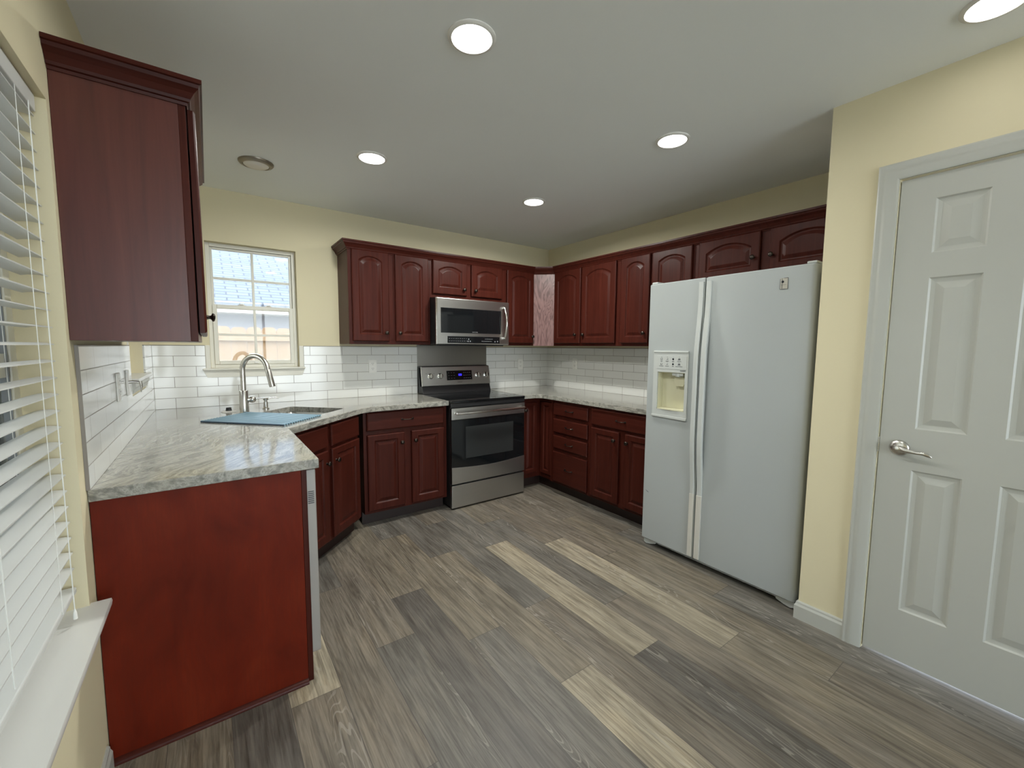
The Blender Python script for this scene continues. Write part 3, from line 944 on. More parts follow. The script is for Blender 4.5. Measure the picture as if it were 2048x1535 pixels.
# corner cabinet with folding door
cc = thing('base_cabinet', 'corner cherry base cabinet with a folding L shaped door right of the range', 'cabinet', (0, 0, 0))
CX0, CY1 = -0.836, -0.802
MB().prism([(CX0, -0.01), (-0.01, -0.01), (-0.01, CY1), (-0.592, CY1), (-0.592, -0.592), (CX0, -0.592)], ct, CB - 0.001, 'z').build('carcass', 'cherry', cc)
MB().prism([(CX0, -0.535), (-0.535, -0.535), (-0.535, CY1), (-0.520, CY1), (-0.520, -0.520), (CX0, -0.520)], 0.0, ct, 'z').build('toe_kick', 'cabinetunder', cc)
f = MB()
f.box(CX0, -0.592, -0.610, -0.592, CB - 0.03, CB - 0.001).box(-0.610, -0.592, CY1, -0.592, CB - 0.03, CB - 0.001)
f.box(CX0, CX0 + 0.030, -0.610, -0.592, ct, CB - 0.03).box(-0.610, -0.592, CY1, CY1 + 0.022, ct, CB - 0.03)
f.build('face_frame', 'cherry', cc)
dL = door_mesh(0.176, 0.685, False, 0.040).build('door', 'cherry', cc)
dL.location = (-0.812, -0.594, 0.146)
knob(dL, 0.022, 0.763 - 0.146, -0.0195)
dR = door_mesh(0.156, 0.690, False, 0.040).build('door', 'cherry', cc)
dR.location = (-0.594, -0.634, 0.146)
dR.rotation_euler = (0, 0, RW)
# drawer stack and end base on the right wall
cabinet('base_cabinet', 'narrow cherry base cabinet with a stack of four drawers near the corner', (-YB, -0.805, 0), RW, 0.478, YB - 0.012, 0, CB - 0.001, toe=ct,
        drawers=[(0.026, 0.454, 0.738, 0.848, True), (0.026, 0.454, 0.580, 0.706, True), (0.026, 0.454, 0.432, 0.552, True), (0.026, 0.454, 0.122, 0.402, True)], rails=[(0.70, 0.742), (0.548, 0.584), (0.398, 0.436)])
cabinet('base_cabinet', 'cherry base cabinet beside the refrigerator, one wide drawer over two panel doors', (-YB, -1.284, 0), RW, 0.645, YB - 0.012, 0, CB - 0.001, toe=ct,
        drawers=[(0.016, 0.640, 0.722, 0.858, True)],
        doors=[(0.018, 0.310, 0.124, 0.700, False, 0.272, 0.632), (0.368, 0.640, 0.124, 0.700, False, 0.396, 0.634)], mids=[(0.298, 0.380, ct, 0.72)], rails=[(0.692, 0.73)])

# end panel of the peninsula run with shoe moulding, and dishwasher
ep = thing('end_panel', 'large reddish cherry end panel closing the left counter run, facing the viewer', 'cabinet panel', (XL + 0.002, -1.936, 0))
MB().box(0, 0.584, 0, 0.0188, 0.0, CB - 0.001, 0.001, 1).build('panel', 'endveneer', ep)
MB().box(0.5845, 0.604, 0.001, 0.022, 0.0, CB - 0.001, 0.001, 1).build('edge_stile', 'cherry', ep)
b = MB()
b.prism([(0.0, 0.0), (-0.016, 0.0), (-0.0155, 0.006), (-0.012, 0.012), (-0.006, 0.0165), (0.0, 0.018)], 0.0, 0.584, 'x')
b.build('shoe_molding', 'cherryx', ep, 50)
dw = thing('dishwasher', 'grey dishwasher seen edge-on under the left counter, between end panel and sink cabinet', 'dishwasher', (-2.888, -1.9115, 0), math.pi / 2)
MB().box(0.002, 0.592, 0.004, 0.56, 0.10, 0.868, 0.002).build('tub', 'blackplastic', dw)
b = MB()
b.box(0.0, 0.594, -0.040, 0.0035, 0.100, 0.866, 0.004, 2)
dwd = b.build('door', 'dwplastic', dw)
b = MB()
for i in range(7):
    b.box(-0.0012, 0.0005, -0.032, -0.010, 0.728 + i * 0.0078, 0.7315 + i * 0.0078)
b.build('vent_slots', 'ink', dwd)
MB().box(0.0, 0.594, -0.043, -0.012, 0.8665, 0.872, 0.002).build('top_lip', 'chrome', dwd)
MB().box(0.01, 0.584, 0.05, 0.065, 0.002, 0.098).build('toe_kick', 'blackplastic', dw)

# ------------------------------------------------------------------ counters, sink and its fittings
inner1, inner2 = (-2.843, -1.208), (-2.317, -0.691)
out = [(XL + 0.001, -1.945), (-2.840, -1.945), inner1, inner2, (-2.240, -0.654), (-1.6045, -0.654), (-1.6045, -0.001), (XL + 0.001, -0.001)]
b = MB()
b.prism(out, CB, CT, 'z', 0.003, 2)
cl_ = b.build('countertop', 'granite')
tag(cl_, 'grey veined granite countertop wrapping the left corner, holding the sink', 'countertop')
S_MTX = Matrix.Translation(DIAG_C) @ Matrix(((DIAG_T.x, -DIAG_N.x, 0, 0), (DIAG_T.y, -DIAG_N.y, 0, 0), (0, 0, 1, 0), (0, 0, 0, 1)))   # local x along the edge, y away from the room
SX0, SX1, SY0, SY1 = -0.335, 0.355, 0.116, 0.545
cut(cl_, SX0, SX1, SY0, SY1, 0.80, 1.0, S_MTX, 0.03)
b = MB()
b.prism([(-0.8425, -0.001), (-0.001, -0.001), (-0.001, -1.936), (-0.648, -1.936), (-0.648, -0.700), (-0.690, -0.652), (-0.8425, -0.652)], CB, CT, 'z', 0.003, 2)
tag(b.build('countertop', 'granite'), 'L shaped grey veined granite countertop between range and refrigerator', 'countertop')

sk = thing('sink', 'stainless undermount sink in the slanted corner of the left countertop', 'sink', tuple(DIAG_C), math.atan2(DIAG_T.y, DIAG_T.x))
def rr(x0, x1, y0, y1, r, z, n=6):
    P = []
    for cx, cy, a0 in ((x1 - r, y1 - r, 0), (x0 + r, y1 - r, 90), (x0 + r, y0 + r, 180), (x1 - r, y0 + r, 270)):
        for i in range(n + 1):
            a = math.radians(a0 + 90 * i / n)
            P.append((cx + r * math.cos(a), cy + r * math.sin(a), z))
    return P
b = MB()
e = 0.012
b.loops([rr(SX0 - e, SX1 + e, SY0 - e, SY1 + e, 0.04, CB - 0.001), rr(SX0 - 0.004, SX1 + 0.004, SY0 - 0.004, SY1 + 0.004, 0.034, CB - 0.001), rr(SX0 - 0.002, SX1 + 0.002, SY0 - 0.002, SY1 + 0.002, 0.036, CB - 0.006),
         rr(SX0 + 0.006, SX1 - 0.006, SY0 + 0.006, SY1 - 0.006, 0.05, CB - 0.18), rr(SX0 + 0.03, SX1 - 0.03, SY0 + 0.03, SY1 - 0.03, 0.05, CB - 0.205), rr(-0.03, 0.05, 0.30, 0.38, 0.039, CB - 0.209)], cap0=False)
b.build('basin', 'steel', sk, 40)
MB().lathe([(0.045, 0), (0.045, 0.003), (0.036, 0.004), (0.03, 0.001), (0, 0.001)], 24, Matrix.Translation((0.01, 0.34, CB - 0.2085))).build('drain', 'chrome', sk, 40)

fx, fy = -3.0, -0.475
fc = thing('faucet', 'tall brushed nickel gooseneck kitchen faucet behind the sink', 'faucet', (fx, fy, CT), math.atan2(DIAG_N.y, DIAG_N.x))
MB().lathe([(0.029, 0.0), (0.029, 0.004), (0.0265, 0.006), (0.0265, 0.143), (0.0245, 0.147), (0.015, 0.148), (0, 0.148)], 32).build('base', 'nickel', fc, 40)
pts = [(0, 0, 0.146), (0, 0, 0.20), (0, 0, 0.25), (0, 0, 0.280)]
for i in range(1, 17):
    a = math.radians(180 - i * 165 / 16)
    pts.append((0.091 + 0.091 * math.cos(a), 0, 0.281 + 0.091 * math.sin(a)))
ex_, ez_ = pts[-1][0], pts[-1][2]
pts2 = pts + [(ex_ + 0.006, 0, ez_ - 0.024)]
MB().tube(pts2, 0.0158, 18).build('neck', 'nickel', fc, 50)
MB().tube([(ex_ + 0.0055, 0, ez_ - 0.022), (ex_ + 0.008, 0, ez_ - 0.030), (ex_ + 0.033, 0, ez_ - 0.122), (ex_ + 0.0345, 0, ez_ - 0.128)], [0.0161, 0.0168, 0.0182, 0.0170], 18).build('spray_head', 'nickel', fc, 50)
LV = Matrix.Rotation(math.atan2(DIAG_T.y, DIAG_T.x), 4, 'Z')   # the lever points along the back wall
lv = MB().lathe([(0.0, -0.023), (0.012, -0.020), (0.020, -0.012), (0.023, 0.0), (0.020, 0.012), (0.012, 0.020), (0.0, 0.023)], 20, LV @ Matrix.Translation((0.046, 0, 0.086))).tube([(0.020, 0, 0.086), (0.040, 0, 0.086)], 0.018, 16, LV).build('lever', 'nickel', fc, 50)
MB().tube([(0.060, 0, 0.090), (0.10, 0, 0.092), (0.148, 0, 0.093)], [0.0065, 0.006, 0.0055], 12, LV).build('lever_rod', 'nickel', lv, 50)

sd = thing('soap_dispenser', 'small nickel soap pump on the counter right of the faucet', 'soap dispenser', (-2.867, -0.349, CT), 0.0)
MB().lathe([(0.021, 0.0), (0.021, 0.006), (0.017, 0.010), (0.0145, 0.012), (0.0135, 0.050), (0.010, 0.052), (0.010, 0.060), (0.016, 0.062), (0.0165, 0.072), (0.012, 0.076), (0, 0.077)], 24).build('pump_body', 'nickel', sd, 40)
MB().tube([(0.008, 0, 0.068), (0.035, 0, 0.076), (0.060, 0, 0.078), (0.082, 0, 0.070)], [0.006, 0.005, 0.0045, 0.0035], 12).build('spout', 'nickel', sd, 50)
ab = thing('air_switch', 'small dark capped button in a white flange left of the faucet', 'button', (-3.082, -0.370, CT))
MB().lathe([(0.043, 0.0), (0.042, 0.004), (0.028, 0.008), (0.0, 0.008)], 28).build('flange', 'outlet', ab, 40)
MB().lathe([(0.018, 0.006), (0.0185, 0.014), (0.016, 0.018), (0.0165, 0.026), (0.013, 0.029), (0, 0.029)], 24).build('cap', 'blackplastic', ab, 40)

# roll-up drying rack across the sink's left half
rk = thing('drying_rack', 'blue roll-up drying rack lying across the left half of the sink', 'drying rack', tuple(DIAG_C + Vector((0, 0, CT))), math.atan2(DIAG_T.y, DIAG_T.x))
RX0, RX1, RYA, RYB = -0.318, 0.020, 0.070, 0.602
NR = 17
for i in range(NR):
    x = RX0 + 0.008 + (RX1 - RX0 - 0.016) * i / (NR - 1)
    MB().tube([(x, RYA, 0.0060), (x, RYB, 0.0060)], 0.0048, 10).build('rod', 'mat', rk, 60)
for ya in (RYA + 0.018, RYB - 0.018):
    MB().box(RX0, RX1, ya - 0.010, ya + 0.010, 0.0004, 0.0082, 0.002).build('end_strip', 'matdark' if ya > 0.3 else 'mat', rk)
MB().box(RX0 - 0.002, RX0 + 0.006, RYA, RYB, 0.0005, 0.0085, 0.002).build('edge_strip', 'matdark', rk)

# ------------------------------------------------------------------ backsplash
TZ = 1.349
def splash(name, label, axis, a0, a1, ops, u_sign, u_off, t=0.008):
    b = MB()
    for p, q, c, e in holes(a0, a1, CT + 0.0005, TZ, ops):
        if axis == 'back': b.box(p, q, -t, -0.0004, c, e)
        elif axis == 'left': b.box(XL + 0.0004, XL + t, p, q, c, e)
        else: b.box(-t, -0.0004, p, q, c, e)
    ob = b.build(name, 'tile')
    uvl_ = ob.data.uv_layers.new(name='tile')
    for lp in ob.data.loops:
        co = ob.data.vertices[lp.vertex_index].co
        u = co.x if axis == 'back' else co.y
        uvl_.data[lp.index].uv = (u_sign * (u - u_off), TZ - co.z)
    tag(ob, label, 'backsplash')
    return ob
bs1 = splash('backsplash', 'white subway tile backsplash on the back wall left of the range, under the sink window', 'back', XL + 0.009, -1.6005, [(W3[0] - 0.030, W3[1] + 0.032, 1.187, TZ), (W3[0] - 0.020, W3[1] + 0.016, 1.122, 1.187)], 1, -2.390)
bs2 = splash('backsplash', 'white subway tile backsplash on the back wall between range and corner', 'back', -0.8375, -0.009, [], 1, -0.8445)
bs3 = splash('backsplash', 'white subway tile backsplash on the right wall beside the refrigerator', 'right', -1.942, -0.0004, [], -1, -0.126)
bs4 = splash('backsplash', 'white subway tile backsplash on the left wall with two switch plates', 'left', -1.950, -0.0004, [(W2[0] + 0.0, W2[1] + 0.0, 1.165, TZ), (W2[0], W2[1] + 0.035, 1.10, 1.190)], 1, -1.870)
# grey edge strips along the free edges of each tiled field
M['tileedge'] = mat('grey tile edge strip', (0.22, 0.20, 0.18), 0.4)
def edge_strip(par, x0, x1, y0, y1, z0, z1):
    MB().box(x0, x1, y0, y1, z0, z1).build('edge_strip', 'tileedge', par)
edge_strip(bs1, XL + 0.010, W3[0] - 0.030, -0.0095, -0.0004, TZ, TZ + 0.003)
edge_strip(bs1, W3[1] + 0.032, -1.6005, -0.0095, -0.0004, TZ, TZ + 0.003)
edge_strip(bs2, -0.8375, -0.0004, -0.0095, -0.0004, TZ, TZ + 0.003)
edge_strip(bs3, -0.0095, -0.0004, -1.942, -0.0098, TZ, TZ + 0.003)
edge_strip(bs4, XL + 0.0004, XL + 0.0095, -1.950, W2[0], TZ, TZ + 0.003)
edge_strip(bs4, XL + 0.0004, XL + 0.0095, W2[1], -0.0098, TZ, TZ + 0.003)
edge_strip(bs4, XL + 0.0004, XL + 0.0095, -1.953, -1.9502, CT + 0.001, TZ + 0.003)

# outlets and switch
def outlet(label, loc, rz, group=None):
    t = thing('wall_outlet', label, 'outlet', loc, rz)
    MB().box(-0.035, 0.035, -0.006, 0.0, -0.0575, 0.0575, 0.002).build('cover_plate', 'outlet', t)
    for dz in (-0.022, 0.022):
        s_ = MB().prism([(-0.017 * math.cos(a) * 1.0, dz + 0.0145 * math.sin(a)) for a in [i * math.pi / 10 for i in range(20)]], -0.0085, -0.0055, 'y').build('socket', 'outlet', t)
        MB().box(-0.0075, -0.005, -0.0088, -0.0084, dz - 0.001, dz + 0.008).box(0.005, 0.0075, -0.0088, -0.0084, dz - 0.001, dz + 0.007).box(-0.002, 0.002, -0.0088, -0.0084, dz - 0.010, dz - 0.006).build('slots', 'ink', s_)
    return t
TB = -0.0084
outlet('white wall outlet in the tile between the sink window and the range', (-2.015, TB, 1.179), 0)
outlet('white wall outlet in the back wall tile between the range and the corner', (-0.396, TB, 1.169), 0)
outlet('white wall outlet in the right wall tile, nearest the refrigerator', (TB, -0.469, 1.182), RW)
outlet('white wall outlet on the left tile wall, left of the toggle switch', (XL + 0.0084, -1.360, 1.180), math.pi / 2)
sw = thing('light_switch', 'white light switch with protruding toggle on the left tile wall below the corner window', 'switch', (XL + 0.0084, -1.114, 1.180), math.pi / 2)
MB().box(-0.035, 0.035, -0.006, 0.0, -0.0575, 0.0575, 0.002).build('cover_plate', 'outlet', sw)
MB().tube([(0, -0.005, 0.002), (0, -0.020, 0.004), (0, -0.040, 0.002), (0, -0.050, -0.008)], [0.007, 0.006, 0.005, 0.006], 10).tube([(0, -0.046, 0.004), (0, -0.049, -0.02), (0, -0.047, -0.046)], [0.007, 0.005, 0.0015], 10).build('toggle', 'nickel', sw, 50)

# ------------------------------------------------------------------ range
RX, RWd = -1.600, 0.754
rg = thing('range', 'stainless and black electric range with glass cooktop between the base cabinets', 'stove', (RX, -0.655, 0))
MB().box(0.004, RWd - 0.004, 0.0, 0.630, 0.02, 0.893, 0.003).build('body', 'blackplastic', rg)
b = MB()
b.box(0.0, RWd, -0.028, 0.560, 0.8935, 0.912, 0.004)
ck = b.build('cooktop', 'blackglass', rg)
for x, y, r_ in ((0.20, 0.13, 0.115), (0.56, 0.13, 0.09), (0.20, 0.41, 0.085), (0.56, 0.41, 0.11)):
    MB().loops([[(x + q * math.cos(2 * math.pi * i / 40), y + q * math.sin(2 * math.pi * i / 40), z) for i in range(40)] for q, z in ((r_ - 0.0025, 0.9121), (r_ - 0.0025, 0.9125), (r_, 0.9125), (r_, 0.9121), (r_ - 0.0025, 0.9121))], cap0=False, cap1=False).build('burner_ring', 'ringprint', ck)
MB().box(0.0, RWd, -0.024, 0.0, 0.858, 0.893, 0.003).build('front_apron', 'blackplastic', rg)
# backguard
MB().prism([(0.535, 0.912), (0.560, 0.985), (0.590, 1.166), (0.640, 1.170), (0.640, 0.912)], 0.006, RWd - 0.006, 'x', 0.003).build('backguard', 'blackplastic', rg)
TILT = math.atan2(0.030, 0.178)
cpM = Matrix.Translation((0, 0.556, 0.984)) @ Matrix.Rotation(-TILT, 4, 'X')
b = MB()
b.box(0.004, RWd - 0.004, -0.010, 0.004, 0.0, 0.182, 0.004, 2, cpM)
cp = b.build('control_panel', 'steel', rg)
MB().box(0.006, 0.014, -0.0115, 0.040, 0.0, 0.184, 0.003, 2, cpM).build('end_trim', 'chrome', cp)
dsp = MB().box(0.262, 0.540, -0.0112, -0.0102, 0.048, 0.140, 0.0004, 1, cpM).build('display', 'blackglass', cp)
for i in range(3):
    for x in (0.285, 0.313, 0.341):
        MB().box(x - 0.007, x + 0.007, -0.0116, -0.0113, 0.066 + i * 0.026, 0.068 + i * 0.026, mtx=cpM).build('button_mark', 'greyprint', dsp)
    for x in (0.450, 0.472, 0.494, 0.516):
        MB().box(x - 0.005, x + 0.005, -0.0116, -0.0113, 0.064 + i * 0.026, 0.067 + i * 0.026, mtx=cpM).build('button_mark', 'greyprint', dsp)
MB().box(0.388, 0.424, -0.0117, -0.0113, 0.088, 0.108, mtx=cpM).build('clock_digits', 'blue', dsp)
for x in (0.095, 0.196, 0.608, 0.706):
    kM = cpM @ Matrix.Translation((x, -0.010, 0.092)) @ RY
    kb = MB().lathe([(0.0265, 0.0), (0.0265, 0.003), (0.022, 0.005), (0.0215, 0.020), (0.019, 0.023), (0, 0.0235)], 28, kM).build('knob', 'chrome', rg, 40)
    MB().box(-0.0045, 0.0045, -0.021, 0.021, 0.020, 0.0275, 0.002, 2, kM).build('knob_grip', 'chrome', kb)
for x in (0.054, 0.130, 0.668, 0.744):
    MB().lathe([(0.003, 0), (0.003, 0.0006), (0, 0.0006)], 10, cpM @ Matrix.Translation((min(x, 0.738), -0.0101, 0.118)) @ RY).build('dial_mark', 'ink', cp)
# oven door
od = MB().box(0.004, RWd - 0.002, -0.025, 0.0, 0.216, 0.852, 0.003).build('oven_door', 'blackglass', rg)
MB().box(0.004, RWd - 0.002, -0.030, -0.0252, 0.757, 0.852, 0.003).build('top_band', 'steel', od)
n = 16
arc = [(0.004, 0.218), (RWd - 0.002, 0.218)] + [(RWd - 0.002 - (RWd - 0.006) * i / n, 0.360 - 0.022 * math.sin(math.pi * i / n)) for i in range(n + 1)]
MB().prism(arc, -0.030, -0.0252, 'y', 0.001, 1).build('lower_band', 'steel', od)
MB().box(0.136, 0.626, -0.0265, -0.0252, 0.422, 0.690, 0.0006, 1).build('oven_window', 'ovenglass', od)
b = MB()
hp = []
for i in range(17):
    t = i / 16
    hp.append((0.030 + 0.690 * t, -0.070 - 0.010 * math.sin(math.pi * t), 0.813))
b.tube(hp, 0.0125, 14, flat=(0.85, 1.0))
b.box(0.026, 0.050, -0.072, -0.029, 0.803, 0.823, 0.003).box(0.700, 0.724, -0.072, -0.029, 0.803, 0.823, 0.003)
b.build('handle', 'chrome', od, 40)
MB().box(0.004, RWd - 0.002, -0.027, 0.0, 0.014, 0.204, 0.003).build('storage_drawer', 'steel', rg)
for x in (0.05, RWd - 0.07):
    MB().box(x, x + 0.03, 0.04, 0.07, 0.0, 0.021).build('foot', 'blackplastic', rg)
    
sp_ = MB().box(-1.6003, -0.8378, -0.0046, -0.0004, CT + 0.002, 1.3705, 0.0005, 1).build('splash_panel', 'steelz')
tag(sp_, 'plain grey stainless steel panel on the wall behind the range', 'backsplash panel')

# ------------------------------------------------------------------ microwave
mw = thing('microwave', 'stainless over-the-range microwave with black glass door and curved handle', 'microwave', (-1.6, -0.415, 1.372))
MWW = 0.760
MB().box(0.002, MWW - 0.002, 0.018, 0.4135, 0.0, 0.402, 0.003).build('case', 'blackplastic', mw)
md_ = MB().box(0.0, MWW, 0.0, 0.0175, 0.002, 0.400, 0.006, 3).build('door', 'steel', mw)
MB().box(0.0005, 0.014, -0.002, 0.018, 0.003, 0.399, 0.003).build('edge_trim', 'chrome', md_)
wg = MB().box(0.045, 0.668, -0.0012, -0.0002, 0.102, 0.316, 0.0005, 1).build('window', 'blackglass', md_)
cpn = MB().box(0.108, 0.652, -0.0012, -0.0002, 0.015, 0.074, 0.0005, 1).build('control_strip', 'blackglass', md_)
random.seed(2)
def mark(x0, x1, z0, z1): MB().box(x0, x1, -0.0016, -0.0013, z0, z1).build('button_mark', 'greyprint', cpn)
for i in range(9):
    mark(0.122 + i * 0.021, 0.122 + i * 0.021 + random.choice((0.010, 0.013)), 0.052, 0.0545)
    mark(0.122 + i * 0.021, 0.122 + i * 0.021 + 0.012, 0.031, 0.0335)
for i in range(8):
    mark(0.455 + i * 0.014, 0.455 + i * 0.014 + 0.007, 0.030, 0.036)
    mark(0.490 + i * 0.011, 0.490 + i * 0.011 + 0.006, 0.051, 0.056)
for x, z in ((0.318, 0.050), (0.312, 0.031), (0.334, 0.031), (0.600, 0.031), (0.628, 0.033)):
    MB().lathe([(0.006, 0), (0.006, 0.0003), (0, 0.0003)], 12, Matrix.Translation((x, -0.0013, z)) @ RY).build('round_button', 'greyprint', cpn)
hp = []
for i in range(21):
    t = i / 20
    hp.append((0.694 + 0.006 * math.sin(math.pi * t), -0.022 - 0.036 * math.sin(math.pi * t), 0.062 + 0.290 * t))
b = MB().tube(hp, 0.0095, 12, flat=(1.0, 0.7))
b.box(0.684, 0.704, -0.028, 0.0, 0.055, 0.074, 0.003).box(0.684, 0.704, -0.028, 0.0, 0.338, 0.357, 0.003)
b.build('handle', 'chrome', md_, 40)
MB().box(0.03, MWW - 0.03, 0.05, 0.40, -0.010, -0.0005, 0.002).build('vent_grille', 'blackplastic', mw)

def text_mesh(s, size, name, material, parent, mtx, depth=0.0004):
    cu = bpy.data.curves.new(name, 'FONT')
    cu.body = s
    cu.size = size
    cu.extrude = depth
    cu.align_x = 'CENTER'
    cu.align_y = 'CENTER'
    tmp = bpy.data.objects.new('tmp_text', cu)
    COL.objects.link(tmp)
    bpy.context.view_layer.update()
    me = bpy.data.meshes.new_from_object(tmp.evaluated_get(bpy.context.evaluated_depsgraph_get()))
    bpy.data.objects.remove(tmp)
    bpy.data.curves.remove(cu)
    me.transform(mtx)
    me.name = name
    me.materials.clear()
    me.materials.append(M[material])
    ob = bpy.data.objects.new(name, me)
    COL.objects.link(ob)
    ob.parent = parent
    return ob
text_mesh('SAMSUNG', 0.0125, 'lettering', 'greyprint', wg, Matrix.Translation((0.385, -0.0015, 0.112)) @ RY)
text_mesh('SAMSUNG', 0.011, 'lettering', 'ink', cp, cpM @ Matrix.Translation((0.400, -0.0104, 0.026)) @ RY)

# ------------------------------------------------------------------ refrigerator
FW = 0.941
fg = thing('refrigerator', 'white side-by-side refrigerator with ice and water dispenser in the left door', 'refrigerator', (-0.778, -1.945, 0), RW)
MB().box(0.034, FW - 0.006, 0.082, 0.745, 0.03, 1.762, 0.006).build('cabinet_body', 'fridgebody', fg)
MB().box(0.014, FW - 0.014, 0.0705, 0.0815, 0.05, 1.758).build('door_gasket', 'greygap', fg)
SPL = 0.3825
vert = lambda e: abs(e.verts[0].co.z - e.verts[1].co.z) > 0.5
def slab(x0, x1, big_left, big_right):
    """door slab with well rounded outer upright edges"""
    n = 6
    rl = 0.022 if big_left else 0.004
    rr_ = 0.022 if big_right else 0.004
    P = [(x0, 0.070)]
    for i in range(n + 1):
        a = math.pi + (math.pi / 2) * i / n
        P.append((x0 + rl + rl * math.cos(a), rl + rl * math.sin(a)))
    for i in range(n + 1):
        a = 1.5 * math.pi + (math.pi / 2) * i / n
        P.append((x1 - rr_ + rr_ * math.cos(a), rr_ + rr_ * math.sin(a)))
    P.append((x1, 0.070))
    b = MB()
    def L(o, z):
        cx, cy = (x0 + x1) / 2, 0.035
        return [(px + (o if px < cx else -o), py + (o if py < cy else -o), z) for px, py in P]
    b.loops([L(0.006, 0.043), L(0.0, 0.049), L(0.0, 1.767), L(0.006, 1.773)])
    return b
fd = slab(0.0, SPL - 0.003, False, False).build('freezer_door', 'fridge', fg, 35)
cut(fd, 0.084, 0.280, -0.02, 0.058, 0.958, 1.202)
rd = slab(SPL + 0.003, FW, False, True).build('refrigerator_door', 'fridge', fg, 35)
# dispenser
DI0, DI1 = 0.053, 0.300
b = MB()
rects = holes(DI0, DI1, 0.915, 1.330, [(0.084, 0.280, 0.958, 1.202)])
for a, c, d, e in rects: b.box(a, c, -0.009, 0.0005, d, e)
b.box(DI0 - 0.001, DI1 + 0.001, -0.013, 0.0, 1.326, 1.338, 0.003)
b.prism([(DI0 - 0.004, 0.920), (DI1 + 0.002, 0.920), (DI1 - 0.002, 0.903), (DI0 - 0.006, 0.906)], -0.011, 0.0, 'y', 0.002)
dp = b.build('dispenser_bezel', 'fridgeplastic', fd)
pnl = MB().box(0.078, 0.290, -0.0105, -0.0091, 1.222, 1.306, 0.0005, 1).build('control_panel', 'fridgeplastic', dp)
for r_, z in ((0, 1.284), (1, 1.252)):
    for i in range(4):
        x = 0.112 + i * 0.042
        b = MB()
        b.box(x - 0.0015, x + 0.0015, -0.0112, -0.0106, z + 0.013, z + 0.016)
        if i == 0: b.box(x - 0.006, x - 0.004, -0.0112, -0.0106, z - 0.004, z + 0.008).box(x + 0.004, x + 0.006, -0.0112, -0.0106, z - 0.004, z + 0.008).box(x - 0.006, x + 0.006, -0.0112, -0.0106, z - 0.005, z - 0.003)
        elif i == 1: b.box(x - 0.007, x + 0.007, -0.0112, -0.0106, z - 0.003, z - 0.001).box(x - 0.001, x + 0.007, -0.0112, -0.0106, z + 0.003, z + 0.005)
        elif i == 2: b.lathe([(0.0045, 0), (0.0045, 0.0005), (0.0065, 0.0005), (0.0065, 0)], 14, Matrix.Translation((x, -0.0106, z + 0.002)) @ RY)
        else: b.box(x - 0.009, x + 0.009, -0.0112, -0.0106, z - 0.004, z - 0.001).box(x - 0.006, x + 0.008, -0.0112, -0.0106, z + 0.001, z + 0.007)
        wd = (0.008, 0.011, 0.008, 0.014)[i] if r_ == 0 else (0.015, 0.013, 0.006, 0.024)[i]
        b.box(x - wd, x + wd, -0.0112, -0.0106, z - 0.013, z - 0.0105)
        b.build('button_icon', 'ink', pnl)
MB().box(0.246, 0.284, -0.0112, -0.0092, 1.2135, 1.2165).build('fine_print', 'ink', pnl)
b = MB()
b.box(0.0845, 0.2795, 0.0500, 0.0575, 0.9585, 1.2015).box(0.0845, 0.088, 0.0, 0.05, 0.9585, 1.2015).box(0.276, 0.2795, 0.0, 0.05, 0.9585, 1.2015).box(0.088, 0.276, 0.0, 0.05, 1.198, 1.2015)
b.prism([(0.088, 0.050), (0.276, 0.050), (0.276, -0.006), (0.23, -0.013), (0.18, -0.015), (0.13, -0.013), (0.088, -0.006)], 0.9585, 0.966, 'z')
nc = b.build('dispenser_niche', 'yellowed', fd)
MB().lathe([(0.0, 0.0), (0.022, 0.0), (0.026, 0.012), (0.026, 0.022), (0, 0.022)], 24, Matrix.Translation((0.222, 0.022, 1.175))).box(0.184, 0.262, 0.0, 0.045, 1.180, 1.198, 0.004).build('nozzle', 'fridgeplastic', nc, 40)
MB().prism([(0.188, 1.172), (0.258, 1.172), (0.262, 1.130), (0.248, 1.112), (0.200, 1.112), (0.184, 1.130)], 0.026, 0.034, 'y', 0.002).build('paddle', 'yellowed', nc)
# handles: slim strips by the split that bow outwards in the middle
def handle(x0, x1, nm):
    def bow(z):
        t = max(0.0, min(1.0, (z - 0.46) / 0.36)) * max(0.0, min(1.0, (1.66 - z) / 0.40))
        t = t * t * (3 - 2 * t)
        return 0.010 + 0.027 * t
    L = []
    zs = [0.062 + (1.748 - 0.062) * i / 48 for i in range(49)]
    for z in zs:
        y = -bow(z)
        yb = min(0.001, y + 0.018)
        e_ = 0.004
        L.append([(x0, yb, z), (x0, y + e_, z), (x0 + e_, y, z), (x1 - e_, y, z), (x1, y + e_, z), (x1, yb, z)])
    b = MB().loops(L)
    return b
h1 = handle(SPL - 0.037, SPL - 0.008, 'left').build('handle', 'fridgeplastic', fd, 40)
h2 = handle(SPL + 0.008, SPL + 0.040, 'right').build('handle', 'fridgeplastic', rd, 40)
for ho, x0, x1 in ((h1, SPL - 0.0375, SPL - 0.0075), (h2, SPL + 0.0075, SPL + 0.0405)):
    b = MB()
    b.box(x0, x1, -0.0115, 0.0005, 0.058, 0.46, 0.002)
    b.build('handle_sleeve', 'beige', ho)
M['badge'] = mat('satin badge', (0.42, 0.40, 0.34), 0.5, 0.2)
bd_ = MB().box(0.784, 0.820, -0.0022, -0.0002, 1.660, 1.716, 0.0006, 1).build('badge', 'badge', rd)
b = MB()
b.box(0.7835, 0.7850, -0.0030, -0.0023, 1.660, 1.712).box(0.7835, 0.8205, -0.0030, -0.0023, 1.6592, 1.6612).box(0.8190, 0.8205, -0.0030, -0.0023, 1.660, 1.7165).box(0.801, 0.8205, -0.0030, -0.0023, 1.7148, 1.7165)
b.box(0.7920, 0.7938, -0.0030, -0.0023, 1.662, 1.714)
